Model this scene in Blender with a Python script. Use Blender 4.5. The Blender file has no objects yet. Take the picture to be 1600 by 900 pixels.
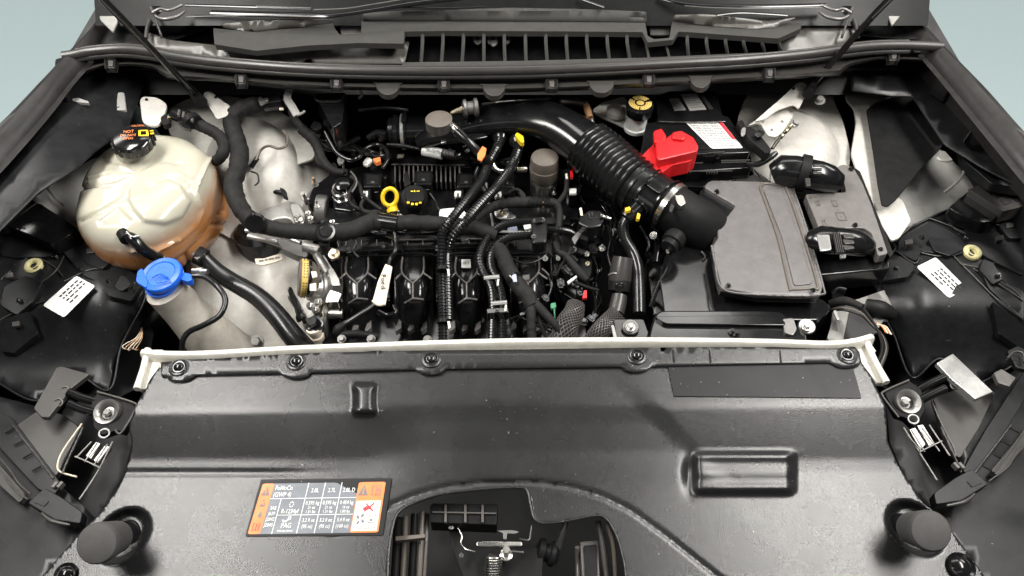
import bpy, bmesh, math, random
from math import radians, sin, cos, pi, sqrt, exp
from mathutils import Vector, Matrix, Quaternion
from mathutils.geometry import delaunay_2d_cdt
random.seed(7)
D = bpy.data
SC = bpy.context.scene
COL = SC.collection
# ------------------------------------------------------------- camera
TH = radians(50); FP = 1232.0; CAM = Vector((0, 0, 1.0))
ST, CT = sin(TH), cos(TH)
cd = D.cameras.new('camera'); cam = D.objects.new('camera', cd); COL.objects.link(cam)
cam.location = CAM; cam.rotation_euler = (pi/2 - TH, 0, 0)
cd.sensor_width = 36.0; cd.lens = 36.0*FP/1600.0; cd.clip_start = .02; cd.clip_end = 60
SC.camera = cam
# ------------------------------------------------------------- world, light, exposure
w = D.worlds.new('World'); SC.world = w; w.use_nodes = True
bg = w.node_tree.nodes['Background']; bg.inputs[0].default_value = (.80, .86, .90, 1); bg.inputs[1].default_value = .07
def area(name, loc, tgt, sx, sy, e, col=(1, .97, .92)):
    l = D.lights.new(name, 'AREA'); l.shape = 'RECTANGLE'; l.size = sx; l.size_y = sy; l.energy = e; l.color = col
    o = D.objects.new(name, l); COL.objects.link(o); o.location = loc
    o.rotation_euler = (Vector(tgt) - Vector(loc)).to_track_quat('-Z', 'Y').to_euler(); return o
area('ceiling_and_fill_light', (-1.25, .9, 1.9), (-.45, .9, 0), 1.7, .42, 78)
area('ceiling_and_fill_light', (1.25, .9, 1.9), (.45, .9, 0), 1.7, .42, 84)
area('ceiling_and_fill_light', (0, 2.7, 2.3), (0, 1.2, 0), 2.4, .4, 26)
area('ceiling_and_fill_light', (0, -1.3, 2.3), (0, .7, 0), 2.4, .3, 4)  # weak fill lamp added from the front
area('ceiling_and_fill_light', (-3.4, 3.2, 2.4), (-3.2, 3.4, 0), 1.2, 1.6, 88)  # lamp added to brighten the floor behind the car, left side
area('ceiling_and_fill_light', (3.4, 3.2, 2.4), (3.2, 3.4, 0), 1.2, 1.6, 88)  # matching lamp added to brighten the floor on the right
SC.view_settings.view_transform = 'Standard'; SC.view_settings.look = 'None'
SC.view_settings.exposure = -0.12; SC.view_settings.gamma = 1
# ------------------------------------------------------------- materials
def srgb(r, g, b):
    f = lambda c: (c/255/12.92) if c/255 <= .04045 else ((c/255+.055)/1.055)**2.4
    return (f(r), f(g), f(b))
def mat(name, col, rough=.4, metal=0., grain=0., gscale=900., gd=.00022, rvar=.12, dust=.0, specks=0, coat=0., flat=0, sub=0., spec=.5, streak=0.):
    m = D.materials.new(name); m.use_nodes = True; nt = m.node_tree; N = nt.nodes; L = nt.links
    b = N['Principled BSDF']; b.inputs['Metallic'].default_value = metal
    b.inputs['Coat Weight'].default_value = coat; b.inputs['Specular IOR Level'].default_value = spec
    if sub: b.inputs['Subsurface Weight'].default_value = sub; b.inputs['Subsurface Scale'].default_value = .02
    tc = N.new('ShaderNodeNewGeometry')
    n1 = N.new('ShaderNodeTexNoise'); n1.inputs['Scale'].default_value = 14; n1.inputs['Detail'].default_value = 5
    L.new(tc.outputs['Position'], n1.inputs['Vector'])
    mr = N.new('ShaderNodeMapRange'); mr.inputs[1].default_value = .3; mr.inputs[2].default_value = .7
    mr.inputs[3].default_value = max(.03, rough-rvar); mr.inputs[4].default_value = min(1, rough+rvar)
    L.new(n1.outputs[0], mr.inputs[0]); L.new(mr.outputs[0], b.inputs['Roughness'])
    n2 = N.new('ShaderNodeTexNoise'); n2.inputs['Scale'].default_value = 55; n2.inputs['Detail'].default_value = 6
    n2.inputs['Roughness'].default_value = .7
    L.new(tc.outputs['Position'], n2.inputs['Vector'])
    mx = N.new('ShaderNodeMix'); mx.data_type = 'RGBA'
    c2 = tuple(min(1, c*(1-dust) + dust*.32) for c in col)
    mx.inputs[6].default_value = tuple(c*.86 for c in col)+(1,); mx.inputs[7].default_value = tuple(min(1,c*1.12) for c in c2)+(1,)
    m2 = N.new('ShaderNodeMapRange'); m2.inputs[1].default_value = .35; m2.inputs[2].default_value = .72
    if flat: m2.inputs[1].default_value = -8; m2.inputs[2].default_value = 9
    L.new(n2.outputs[0], m2.inputs[0]); L.new(m2.outputs[0], mx.inputs[0]); L.new(mx.outputs[2], b.inputs['Base Color'])
    if specks:
        n4 = N.new('ShaderNodeTexNoise'); n4.inputs['Scale'].default_value = 210; n4.inputs['Detail'].default_value = 2
        L.new(tc.outputs['Position'], n4.inputs['Vector'])
        m4 = N.new('ShaderNodeMapRange'); m4.inputs[1].default_value = .735; m4.inputs[2].default_value = .78; m4.inputs[4].default_value = specks
        L.new(n4.outputs[0], m4.inputs[0]); x4 = N.new('ShaderNodeMix'); x4.data_type = 'RGBA'
        x4.inputs[7].default_value = (.45, .42, .38, 1); L.new(m4.outputs[0], x4.inputs[0]); L.new(mx.outputs[2], x4.inputs[6]); L.new(x4.outputs[2], b.inputs['Base Color'])
    if grain:
        n3 = N.new('ShaderNodeTexNoise'); n3.inputs['Scale'].default_value = gscale; n3.inputs['Detail'].default_value = 2
        L.new(tc.outputs['Position'], n3.inputs['Vector'])
        bp = N.new('ShaderNodeBump'); bp.inputs['Strength'].default_value = grain; bp.inputs['Distance'].default_value = gd
        L.new(n3.outputs[0], bp.inputs['Height']); L.new(bp.outputs[0], b.inputs['Normal'])
    return m
M = dict(
 floor=mat('pale_floor_paint', (.48,.60,.615), .6, rvar=0, flat=1),
 cover=mat('grained_graphite_plastic', (.015,.0152,.0156), .27, grain=1.0, gscale=700, gd=.00030, rvar=.025, dust=0, spec=.6, specks=.35),
 decal=mat('smooth_black_decal', (.010,.0105,.0115), .45, rvar=.04, specks=.6, spec=.25),
 blk=mat('gloss_black_plastic', (.006,.006,.0065), .16, rvar=.06, dust=.012, grain=.12, gscale=300),
 blkm=mat('matt_black_plastic', (.009,.009,.0095), .5, grain=.3, gscale=700, dust=.01, spec=.14),
 hl=mat('headlight_black_plastic', (.008,.0085,.0095), .38, grain=.5, gscale=500, rvar=.10, dust=.01, specks=.3, spec=.3),
 rub=mat('black_rubber', (.008,.008,.0085), .27, grain=.15, gscale=250),
 seal=mat('seal_rubber', (.040,.038,.036), .33, rvar=.06),
 lip=mat('cowl_lip_plastic', (.040,.038,.035), .38, rvar=.08, grain=.1, gscale=500),
 capg=mat('grey_rubber', (.060,.058,.056), .75, rvar=.05),
 cowl=mat('warm_grey_cowl_plastic', (.052,.051,.048), .5, grain=.15, rvar=.06, spec=.3),
 cowls=mat('cowl_gloss_plastic', (.095,.09,.082), .36, rvar=.06),
 abx=mat('airbox_lid_plastic', (.125,.118,.117), .28, grain=1.0, gscale=640, gd=.0003, rvar=.04, dust=.01, spec=.7),
 fus=mat('fuse_lid_plastic', (.14,.131,.126), .30, grain=.8, gscale=600, rvar=.06),
 tape=mat('cloth_tape', (.017,.0165,.016), .65, grain=1.0, gscale=420, dust=.02, spec=.12),
 loom=mat('loom_plastic', (.009,.009,.0095), .2, rvar=.06),
 body=mat('off_white_body_primer', (.55,.53,.49), .42, rvar=.05, dust=.0),
 bodyg=mat('grey_body_primer', (.30,.295,.28), .48, rvar=.05, dust=0),
 cream=mat('cream_painted_metal', (.70,.675,.60), .35, rvar=.08, dust=.02),
 wing=mat('dark_wing_edge', (.016,.0145,.014), .34, rvar=.08, dust=.02, spec=.35),
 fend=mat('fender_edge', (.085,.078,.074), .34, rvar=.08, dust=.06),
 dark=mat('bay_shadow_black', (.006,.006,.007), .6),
 steel=mat('bright_steel', (.72,.70,.66), .28, 1.0, rvar=.1),
 cast=mat('cast_aluminium', (.50,.49,.47), .42, .9, grain=.6, gscale=260, rvar=.12),
 castd=mat('dull_cast_metal', (.20,.195,.19), .4, .8, grain=.5, gscale=240),
 zinc=mat('yellow_zinc', (.62,.56,.42), .35, 1.0),
 brown=mat('brown_grey_plastic', (.115,.098,.083), .42, rvar=.08),
 red=mat('red_plastic', (.62,.012,.016), .34, rvar=.06),
 yel=mat('yellow_plastic', (.86,.56,.02), .33, rvar=.05),
 gold=mat('gold_print', (.62,.44,.12), .5, rvar=.05),
 blue=mat('blue_plastic', (.015,.13,.72), .32, rvar=.05),
 tag=mat('cream_tag', (.70,.62,.50), .6), wht2=mat('reservoir_white', (.90,.90,.86), .3, sub=.1),
 wht=mat('white_plastic', (.80,.80,.76), .35),
 lab=mat('white_label', (.72,.72,.70), .5), ink=mat('black_ink', (.02,.02,.02), .5), inkg=mat('grey_ink', (.16,.16,.16), .5),
 org=mat('orange_print', (.86,.23,.065), .45), lgrey=mat('slate_label', (.15,.165,.19), .42),
 lwht=mat('white_print', (.80,.81,.80), .5), lcream=mat('cream_print', (.85,.81,.72), .5), lred=mat('red_print', (.65,.03,.05), .5),
 ring=mat('ivory_nylon', (.72,.66,.34), .45), wash=mat('milky_neck_plastic', (.36,.335,.295), .34, sub=.1),
 wire=mat('black_wire', (.012,.012,.012), .4), copper=mat('tan_wire', (.45,.25,.12), .4), green=mat('green_clip', (.06,.25,.13), .4),
 teal=mat('pale_blue_plastic', (.40,.44,.60), .4), silv=mat('silver_insert', (.45,.45,.44), .25, .6),
)
def glassmat():
    m = mat('dark_windscreen_glass', (.012,.0125,.012), .30, rvar=.05, spec=.10); return m
M['glass'] = glassmat()
def tankmat():
    m = mat('translucent_tank', (.56,.54,.46), .2, rvar=.06, sub=.08, coat=.3)
    nt = m.node_tree; N = nt.nodes; L = nt.links; b = N['Principled BSDF']
    g = N.new('ShaderNodeNewGeometry'); s = N.new('ShaderNodeSeparateXYZ'); L.new(g.outputs['Position'], s.inputs[0])
    n = N.new('ShaderNodeTexNoise'); n.inputs['Scale'].default_value = 22; L.new(g.outputs['Position'], n.inputs['Vector'])
    a = N.new('ShaderNodeMath'); a.operation = 'MULTIPLY_ADD'; a.inputs[1].default_value = .03
    L.new(n.outputs[0], a.inputs[0]); L.new(s.outputs[2], a.inputs[2])
    r = N.new('ShaderNodeMapRange'); r.inputs[1].default_value = -.034; r.inputs[2].default_value = .006
    L.new(a.outputs[0], r.inputs[0])
    x = N.new('ShaderNodeMix'); x.data_type = 'RGBA'
    x.inputs[6].default_value = (.44,.185,.06,1); x.inputs[7].default_value = (.46,.44,.36,1)
    L.new(r.outputs[0], x.inputs[0]); L.new(x.outputs[2], b.inputs['Base Color']); return m
M['tank'] = tankmat()
# ------------------------------------------------------------- geometry helpers
def W(px, py, z=0.):
    u = (px-800)/FP; v = (py-450)/FP
    d = (z-1)/(-ST - v*CT)
    return Vector((d*u, d*(CT - v*ST), z))
def depth(px, py, z): return (1-z)/(ST + (py-450)/FP*CT)
def PX(r, px, py, z): return r*depth(px, py, z)/FP          # pixels -> metres at that place
def lerp(a, b, t): return a+(b-a)*t
def sst(a, b, x):
    t = max(0., min(1., (x-a)/(b-a))); return t*t*(3-2*t)
def interp(tab, x):
    if x <= tab[0][0]: return tab[0][1]
    for (a, va), (b, vb) in zip(tab, tab[1:]):
        if x <= b:
            t = (x-a)/(b-a); return lerp(va, vb, t*t*(3-2*t))
    return tab[-1][1]
WL = {}                                                     # object -> world location
def tagset(o, label=None, cat=None, group=None, kind=None):
    if label: o['label'] = label
    if cat: o['category'] = cat
    if group: o['group'] = group
    if kind: o['kind'] = kind
def thing(name, label, cat, at, group=None):
    o = D.objects.new(name, None); COL.objects.link(o); o.location = at; o.empty_display_size = .02
    WL[o.name] = Vector(at); tagset(o, label, cat, group); return o
def link(name, me, m, parent=None, smooth=True, sharp=35, bevel=0, label=None, cat=None, group=None, kind=None):
    vs = me.vertices
    if parent is not None: org = WL[parent.name]
    else:
        xs = [v.co.x for v in vs]; ys = [v.co.y for v in vs]; zs = [v.co.z for v in vs]
        org = Vector(((min(xs)+max(xs))/2, (min(ys)+max(ys))/2, min(zs)))
    me.transform(Matrix.Translation(-org))
    if smooth:
        for p in me.polygons: p.use_smooth = True
        me.set_sharp_from_angle(angle=radians(sharp))
    o = D.objects.new(name, me); COL.objects.link(o)
    me.materials.append(M[m] if isinstance(m, str) else m)
    if parent is None: o.location = org; WL[o.name] = org
    else: o.parent = parent; WL[o.name] = org.copy()
    if bevel:
        b = o.modifiers.new('bevel', 'BEVEL'); b.width = bevel; b.segments = 2; b.limit_method = 'ANGLE'; b.angle_limit = radians(38)
        b.harden_normals = True
    tagset(o, label, cat, group, kind)
    return o
def pydata(name, verts, faces):
    me = D.meshes.new(name); me.from_pydata([tuple(v) for v in verts], [], faces); me.validate(); me.update()
    bm = bmesh.new(); bm.from_mesh(me); bmesh.ops.recalc_face_normals(bm, faces=bm.faces); bm.to_mesh(me); bm.free()
    return me
def rnd(pts, r=6, n=4):
    """round the corners of a pixel polygon"""
    out = []; k = len(pts)
    for i in range(k):
        p0, p1, p2 = (Vector(pts[i-1][:2]), Vector(pts[i][:2]), Vector(pts[(i+1) % k][:2]))
        z = pts[i][2] if len(pts[i]) > 2 else None
        a = p0-p1; b = p2-p1; ra = min(r, a.length*.45); rb = min(r, b.length*.45)
        A = p1+a.normalized()*ra; B = p1+b.normalized()*rb
        for j in range(n+1):
            t = j/n; q = A*(1-t)**2 + p1*2*t*(1-t) + B*t*t
            out.append((q.x, q.y) if z is None else (q.x, q.y, z))
    return out
def w3(p, z): return W(p[0], p[1], p[2] if len(p) > 2 else z)
def prism_mesh(name, top, bot):
    n = len(top); vs = list(top)+list(bot)
    fs = [tuple(range(n)), tuple(range(2*n-1, n-1, -1))]
    for i in range(n):
        j = (i+1) % n; fs.append((j, i, n+i, n+j))
    return pydata(name, vs, fs)
def slab(name, pts, z, h, m, parent=None, r=4, bevel=.0015, taper=0, **k):
    """prism: pixel outline laid on height z, dropped by h"""
    if r: pts = rnd(pts, r)
    top = [w3(p, z) for p in pts]; c = sum(top, Vector())/len(top)
    bot = [Vector((lerp(p.x, c.x, -taper), lerp(p.y, c.y, -taper), p.z-h)) for p in top]
    return link(name, prism_mesh(name, top, bot), m, parent, bevel=bevel, **k)
def inside(pt, poly):
    x, y = pt; c = False; j = len(poly)-1
    for i in range(len(poly)):
        xi, yi = poly[i][0], poly[i][1]; xj, yj = poly[j][0], poly[j][1]
        if (yi > y) != (yj > y) and x < (xj-xi)*(y-yi)/(yj-yi)+xi: c = not c
        j = i
    return c
def sheet(name, outline, zf, m, parent=None, step=8, holes=(), r=5, thick=.003, sharp=50, drop=0, **k):
    """curved sheet with pixel outline; zf(px,py)->height"""
    if not callable(zf):
        zc = zf; zf = lambda x, y: zc
    ol = rnd(outline, r) if r else [tuple(p[:2]) for p in outline]
    loops = [ol]+[list(h) for h in holes]
    co = []; ed = []
    for lp in loops:
        dn = []
        for i in range(len(lp)):
            a = Vector(lp[i][:2]); b = Vector(lp[(i+1) % len(lp)][:2]); q = max(1, int((b-a).length/step))
            for s in range(q): dn.append(a.lerp(b, s/q))
        s0 = len(co); co += dn; ed += [(s0+i, s0+(i+1) % len(dn)) for i in range(len(dn))]
    nb = len(co); xs = [p[0] for p in ol]; ys = [p[1] for p in ol]
    bd = [Vector(c) for c in co]
    y = min(ys)+step*.5; row = 0
    import bisect
    cell = {}
    for b in bd: cell.setdefault((int(b.x//step), int(b.y//step)), []).append(b)
    while y < max(ys):
        x = min(xs)+step*(.5 if row % 2 else .25)
        while x < max(xs):
            if inside((x, y), ol) and not any(inside((x, y), h) for h in holes):
                cx, cy = int(x//step), int(y//step); ok = True
                for dx in (-1, 0, 1):
                    for dy in (-1, 0, 1):
                        for b in cell.get((cx+dx, cy+dy), ()):
                            if abs(b.x-x)+abs(b.y-y) < step*.5: ok = False
                if ok: co.append(Vector((x, y)))
            x += step
        y += step; row += 1
    V2, E2, F2, _, _, _ = delaunay_2d_cdt(co, ed, [], 0, 1e-4)
    fs = []
    for f in F2:
        c = sum((V2[i] for i in f), Vector((0, 0)))/len(f)
        if inside(c, ol) and not any(inside(c, h) for h in holes): fs.append(tuple(f))
    used = sorted({i for f in fs for i in f}); mp = {i: n for n, i in enumerate(used)}
    vs = [W(V2[i].x, V2[i].y, zf(V2[i].x, V2[i].y)) for i in used]
    fs = [tuple(mp[i] for i in f) for f in fs]
    me = D.meshes.new(name); me.from_pydata([tuple(v) for v in vs], [], fs); me.update()
    if sum(p.normal.z*p.area for p in me.polygons) < 0: me.flip_normals()
    o = link(name, me, m, parent, sharp=sharp, **k)
    if thick:
        s = o.modifiers.new('thickness', 'SOLIDIFY'); s.thickness = thick; s.offset = -1
    return o
def spline(P, per=8):
    out = []; n = len(P)
    for i in range(n-1):
        p0 = P[max(0, i-1)]; p1 = P[i]; p2 = P[i+1]; p3 = P[min(n-1, i+2)]
        for s in range(per):
            t = s/per
            out.append(.5*((2*p1)+(p2-p0)*t+(2*p0-5*p1+4*p2-p3)*t*t+(3*p1-p0-3*p2+p3)*t**3))
    out.append(P[-1]); return out
def resample(P, R, d):
    L = [0.]
    for a, b in zip(P, P[1:]): L.append(L[-1]+(b-a).length)
    n = max(2, int(L[-1]/d)); out = []; rr = []; j = 0
    for i in range(n+1):
        s = L[-1]*i/n
        while j < len(L)-2 and L[j+1] < s: j += 1
        t = (s-L[j])/max(1e-9, L[j+1]-L[j]); out.append(P[j].lerp(P[j+1], t)); rr.append(lerp(R[j], R[j+1], t))
    return out, rr, L[-1]
def sweep(P, R, n=12, flat=1.):
    """swept tube verts/faces with closed ends"""
    vs = []; fs = []; up = Vector((0, 0, 1))
    t0 = (P[1]-P[0]).normalized(); x = t0.orthogonal().normalized() if abs(t0.z) > .9 else t0.cross(up).normalized()
    for i, p in enumerate(P):
        t = (P[min(i+1, len(P)-1)]-P[max(i-1, 0)]).normalized()
        x = (x-t*x.dot(t)).normalized(); y = t.cross(x)
        for k in range(n):
            a = 2*pi*k/n; vs.append(p+x*cos(a)*R[i]+y*sin(a)*R[i]*flat)
    for i in range(len(P)-1):
        for k in range(n):
            a = i*n+k; b = i*n+(k+1) % n; fs.append((a, b, b+n, a+n))
    fs.append(tuple(range(n-1, -1, -1))); fs.append(tuple(range((len(P)-1)*n, len(P)*n)))
    return vs, fs
def path3(pts, z=0): return [w3(p, z) for p in pts]
def tube(name, pts, r, m='rub', parent=None, kind='plain', z=0., n=12, raw=False, flat=1., sharp=60, **k):
    """pts in (px,py,z); r in px (or list per point)"""
    P0 = pts if raw else path3(pts, z)
    rs = r if isinstance(r, (list, tuple)) else [r]*len(pts)
    if raw: R0 = list(rs)
    else: R0 = [rr*((p-CAM).dot(Vector((0, CT, -ST))))/FP for rr, p in zip(rs, P0)]
    per = 8; P = spline(P0, per); R = []
    for i in range(len(R0)-1):
        for s in range(per): R.append(lerp(R0[i], R0[i+1], s/per))
    R.append(R0[-1]); rm = sum(R0)/len(R0)
    if kind == 'loom':
        P, R, _ = resample(P, R, max(.0007, rm*.17)); q = 4
        R = [rr*(1.0 if i % 4 in (0, 1) else .84) for i, rr in enumerate(R)]; sharp = 25
    elif kind == 'bellows':
        P, R, _ = resample(P, R, rm*.046); R = [rr*(1+.05*cos(i*2*pi/5)) for i, rr in enumerate(R)]
    elif kind == 'tape':
        P, R, _ = resample(P, R, max(.0015, rm*.35))
        R = [rr*(1+.07*((i % 5)/5)+random.uniform(-.05, .05)) for i, rr in enumerate(R)]
        P = [p+Vector((random.uniform(-1, 1), random.uniform(-1, 1), random.uniform(-1, 1)))*rm*.05 for p in P]
    else:
        P, R, _ = resample(P, R, max(.0025, rm*.6))
    vs, fs = sweep(P, R, n, flat); me = D.meshes.new(name); me.from_pydata([tuple(v) for v in vs], [], fs); me.update()
    me.flip_normals() if False else None
    return link(name, pydata(name, vs, fs), m, parent, sharp=sharp, **k)
def lathe(name, base, axis, prof, m, parent=None, n=28, sharp=35, **k):
    """prof [(h, r)] in metres along axis from base"""
    a = Vector(axis).normalized(); x = a.orthogonal().normalized(); y = a.cross(x); vs = []; fs = []
    for h, r in prof:
        for i in range(n):
            t = 2*pi*i/n; vs.append(Vector(base)+a*h+(x*cos(t)+y*sin(t))*max(r, 1e-5))
    for j in range(len(prof)-1):
        for i in range(n):
            p = j*n+i; q = j*n+(i+1) % n; fs.append((p, q, q+n, p+n))
    fs.append(tuple(range(n-1, -1, -1))); fs.append(tuple(range((len(prof)-1)*n, len(prof)*n)))
    return link(name, pydata(name, vs, fs), m, parent, sharp=sharp, **k)
def bx(name, c, size, m, parent=None, rot=(0, 0, 0), bevel=.002, **k):
    me = D.meshes.new(name); bm = bmesh.new(); bmesh.ops.create_cube(bm, size=1)
    bm.transform(Matrix.Diagonal((*size, 1))); 
    from mathutils import Euler
    bm.transform(Matrix.Translation(Vector(c)) @ Euler(rot).to_matrix().to_4x4()); bm.to_mesh(me); bm.free()
    return link(name, me, m, parent, bevel=bevel, **k)
def pbox(name, px, py, z, wpx, dpx, h, m, parent=None, rz=0, tilt=0, roll=0, bevel=.0015, **k):
    """box whose top centre is at pixel (px,py) on height z; wpx across, dpx deep in pixels-at-depth"""
    s = PX(1, px, py, z); c = W(px, py, z)-Vector((0, 0, h/2))
    return bx(name, c, (wpx*s, dpx*s, h), m, parent, (radians(tilt), radians(roll), radians(rz)), bevel, **k)
# shared small meshes --------------------------------------------------
CACHE = {}
def proto(key, m, fn):
    kk = (key, m)
    if kk not in CACHE:
        bm = bmesh.new(); fn(bm); me = D.meshes.new(key); bm.to_mesh(me); bm.free()
        for p in me.polygons: p.use_smooth = True
        me.set_sharp_from_angle(angle=radians(35)); me.materials.append(M[m]); CACHE[kk] = me
    return CACHE[kk]
def ring_bm(bm, prof, n=16, hexfrom=None):
    rows = []
    for h, r, nn in prof:
        rows.append([bm.verts.new((cos(2*pi*i/n)*(r if not nn else r/ max(cos(((2*pi*i/n) % (pi/3))-pi/6), .1)*cos(pi/6)), sin(2*pi*i/n)*(r if not nn else r/max(cos(((2*pi*i/n) % (pi/3))-pi/6), .1)*cos(pi/6)), h)) for i in range(n)])
    for a, b in zip(rows, rows[1:]):
        for i in range(n): bm.faces.new((a[i], a[(i+1) % n], b[(i+1) % n], b[i]))
    bm.faces.new(rows[0][::-1]); bm.faces.new(rows[-1])
def f_bolt(bm): ring_bm(bm, [(0, 1, 0), (.22, 1, 0), (.26, .95, 0), (.27, .68, 1), (.95, .68, 1), (1.05, .58, 1)], 24)
def f_stud(bm): ring_bm(bm, [(0, .9, 0), (.2, .9, 0), (.21, .6, 1), (.8, .6, 1), (.81, .32, 0), (2.2, .32, 0), (2.3, .25, 0)], 24)
def f_pin(bm): ring_bm(bm, [(0, 1, 0), (.12, 1, 0), (.2, .9, 0), (.16, .72, 0), (.2, .62, 0), (.42, .55, 0), (.55, .36, 0), (.6, .1, 0)], 24)
def f_conn(bm):
    def cube(c, s):
        r = bmesh.ops.create_cube(bm, size=1)['verts']
        for v in r: v.co = Vector((v.co.x*s[0]+c[0], v.co.y*s[1]+c[1], v.co.z*s[2]+c[2]))
    cube((0, 0, .3), (1, 1.2, .6)); cube((0, .05, .66), (.5, .8, .14)); cube((0, -.45, .7), (.6, .18, .22))
    cube((.53, 0, .3), (.07, .9, .3)); cube((-.53, 0, .3), (.07, .9, .3)); cube((0, .72, .3), (.7, .3, .42))
    bmesh.ops.bevel(bm, geom=bm.edges[:], offset=.03, segments=1, affect='EDGES')
PF = dict(bolt=f_bolt, stud=f_stud, pin=f_pin, conn=f_conn)
def put(kind, name, px, py, z, r, m, parent=None, axis=(0, 0, 1), rz=0, label=None, cat=None, group=None):
    me = proto(kind, m, PF[kind]); o = D.objects.new(name, me); COL.objects.link(o)
    s = PX(r, px, py, z); loc = W(px, py, z); q = Vector(axis).to_track_quat('Z', 'Y') @ Quaternion((0, 0, 1), radians(rz))
    o.rotation_mode = 'QUATERNION'; o.rotation_quaternion = q; o.scale = (s, s, s)
    if parent is None: o.location = loc
    else: o.parent = parent; o.location = loc-WL[parent.name]
    WL[o.name] = loc; tagset(o, label, cat, group); return o
# text and print on quads ------------------------------------------------
def textmesh(s):
    cu = D.curves.new('t', 'FONT'); cu.body = s; cu.size = 1; cu.align_x = 'CENTER'; cu.align_y = 'CENTER'; cu.resolution_u = 2; cu.offset = .008
    ob = D.objects.new('t', cu); COL.objects.link(ob); bpy.context.view_layer.update()
    me = D.meshes.new_from_object(ob); D.objects.remove(ob); return me
class Quad:
    """pixel quad TL,TR,BR,BL on a height function; u right, v down, 0..1"""
    def __init__(s, c, zf, off=.0006): s.c = c; s.zf = zf if callable(zf) else (lambda x, y: zf); s.off = off
    def px(s, u, v):
        a, b, c, d = s.c
        return tuple(lerp(lerp(a[i], b[i], u), lerp(d[i], c[i], u), v) for i in (0, 1))
    def p(s, u, v, l=0):
        if len(s.c[0]) > 2:
            A, B, C2, D2 = [W(*q) for q in s.c]; n = (B-A).cross(A-D2).normalized()
            return A.lerp(B, u).lerp(D2.lerp(C2, u), v)+n*(s.off*(l+1))
        x, y = s.px(u, v); q = W(x, y, s.zf(x, y)); q.z += s.off*(l+1); return q
    def poly(s, name, uv, m, parent, l=1, **k):
        me = pydata(name, [s.p(u, v, l) for u, v in uv], [tuple(range(len(uv)))])
        if me.polygons[0].normal.z < 0: me.flip_normals()
        return link(name, me, m, parent, smooth=False, **k)
    def rects(s, name, rs, m, parent, l=1, **k):
        vs = []; fs = []
        for a, b, c, d in rs:
            i = len(vs); vs += [s.p(a, b, l), s.p(c, b, l), s.p(c, d, l), s.p(a, d, l)]; fs.append((i, i+3, i+2, i+1))
        me = pydata(name, vs, fs); return link(name, me, m, parent, smooth=False, **k)
    def body(s, name, m, parent, rr=.05, asp=1., nu=10, thick=.0006, l=0, **k):
        pts = rnd([(0, 0), (1, 0), (1, 1), (0, 1)], rr, 4)
        vs = [s.p(u, v, l) for u, v in pts]; dn = [Vector((q.x, q.y, q.z-thick)) for q in vs]
        return link(name, prism_mesh(name, vs, dn), m, parent, smooth=False, **k)
    def text(s, items, name, m, parent, l=2, asp=1., rot=0, **k):
        """items (string, u, v, height in v); asp = width/height of the quad in the world"""
        vs = []; fs = []
        for t, u, v, h in items:
            me = textmesh(t); b = len(vs); cr, sr = cos(rot), sin(rot)
            for q in me.vertices:
                x, y = q.co.x*1.0*h, q.co.y*1.0*h
                if rot: x, y = x*cr-y*sr, x*sr+y*cr
                vs.append(s.p(u+x/asp, v-y, l))
            fs += [tuple(b+i for i in f.vertices) for f in me.polygons]; D.meshes.remove(me)
        return link(name, pydata(name, vs, fs), m, parent, smooth=False, **k)
# ============================================================= SETTING
def plane(name, c, s, m, **k):
    x, y, z = c; a, b = s
    return link(name, pydata(name, [(x-a, y-b, z), (x+a, y-b, z), (x+a, y+b, z), (x-a, y+b, z)], [(0, 1, 2, 3)]), m, smooth=False, kind='structure', **k)
plane('studio_floor', (0, 5, -.95), (14, 14), 'floor')
# ============================================================= CAR BODY
car = thing('car_body', 'car body around the open engine bay with cream crossmember and pale strut towers', 'car body', (0, 1, -.9))
# deep bay
def raw(name, vs, fs, m, parent=car, **k): return link(name, pydata(name, vs, fs), m, parent, smooth=False, **k)
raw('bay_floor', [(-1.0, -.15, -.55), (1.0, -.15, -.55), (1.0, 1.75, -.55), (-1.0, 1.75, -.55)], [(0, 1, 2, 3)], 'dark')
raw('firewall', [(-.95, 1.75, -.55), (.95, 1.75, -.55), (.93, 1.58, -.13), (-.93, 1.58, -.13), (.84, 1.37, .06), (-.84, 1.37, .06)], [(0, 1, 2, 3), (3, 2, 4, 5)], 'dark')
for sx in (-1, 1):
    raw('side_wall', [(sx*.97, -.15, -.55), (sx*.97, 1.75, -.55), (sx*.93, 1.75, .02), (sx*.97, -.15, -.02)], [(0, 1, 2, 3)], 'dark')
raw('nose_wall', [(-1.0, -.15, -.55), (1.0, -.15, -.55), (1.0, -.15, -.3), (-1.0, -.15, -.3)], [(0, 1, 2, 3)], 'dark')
# wings: a rolled flange strip seen from inside
def wing(out, inn, z, label):
    P = [w3(p, z) for p in out]; Q = [w3(p, z) for p in inn]; Q = [a.lerp(b, .5) for a, b in zip(P, Q)]; P = spline(P, 6); Q = spline(Q, 6)
    prof = [(0, -.10), (-.02, -.05), (-.01, -.012), (.08, 0), (.35, .002), (.62, -.004), (.8, -.012), (.92, -.018), (1.0, -.024), (1.3, -.026)]
    vs = []; fs = []; n = len(prof)
    for a, b in zip(P, Q):
        for t, dz in prof:
            q = a.lerp(b, t); vs.append((q.x, q.y, q.z+dz))
    for i in range(len(P)-1):
        for j in range(n-1): a = i*n+j; fs.append((a, a+1, a+n+1, a+n))
    link('wing', pydata('wing', vs, fs), 'wing', car, sharp=40, label=label)
wing([(-140,300),(-60,240),(0,190),(60,128),(100,86),(135,50),(152,28),(175,-5),(215,-60)], [(-75,345),(-10,285),(42,222),(82,172),(112,128),(146,88),(172,52),(205,15),(245,-50)], .12, 'left wing edge')
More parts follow.
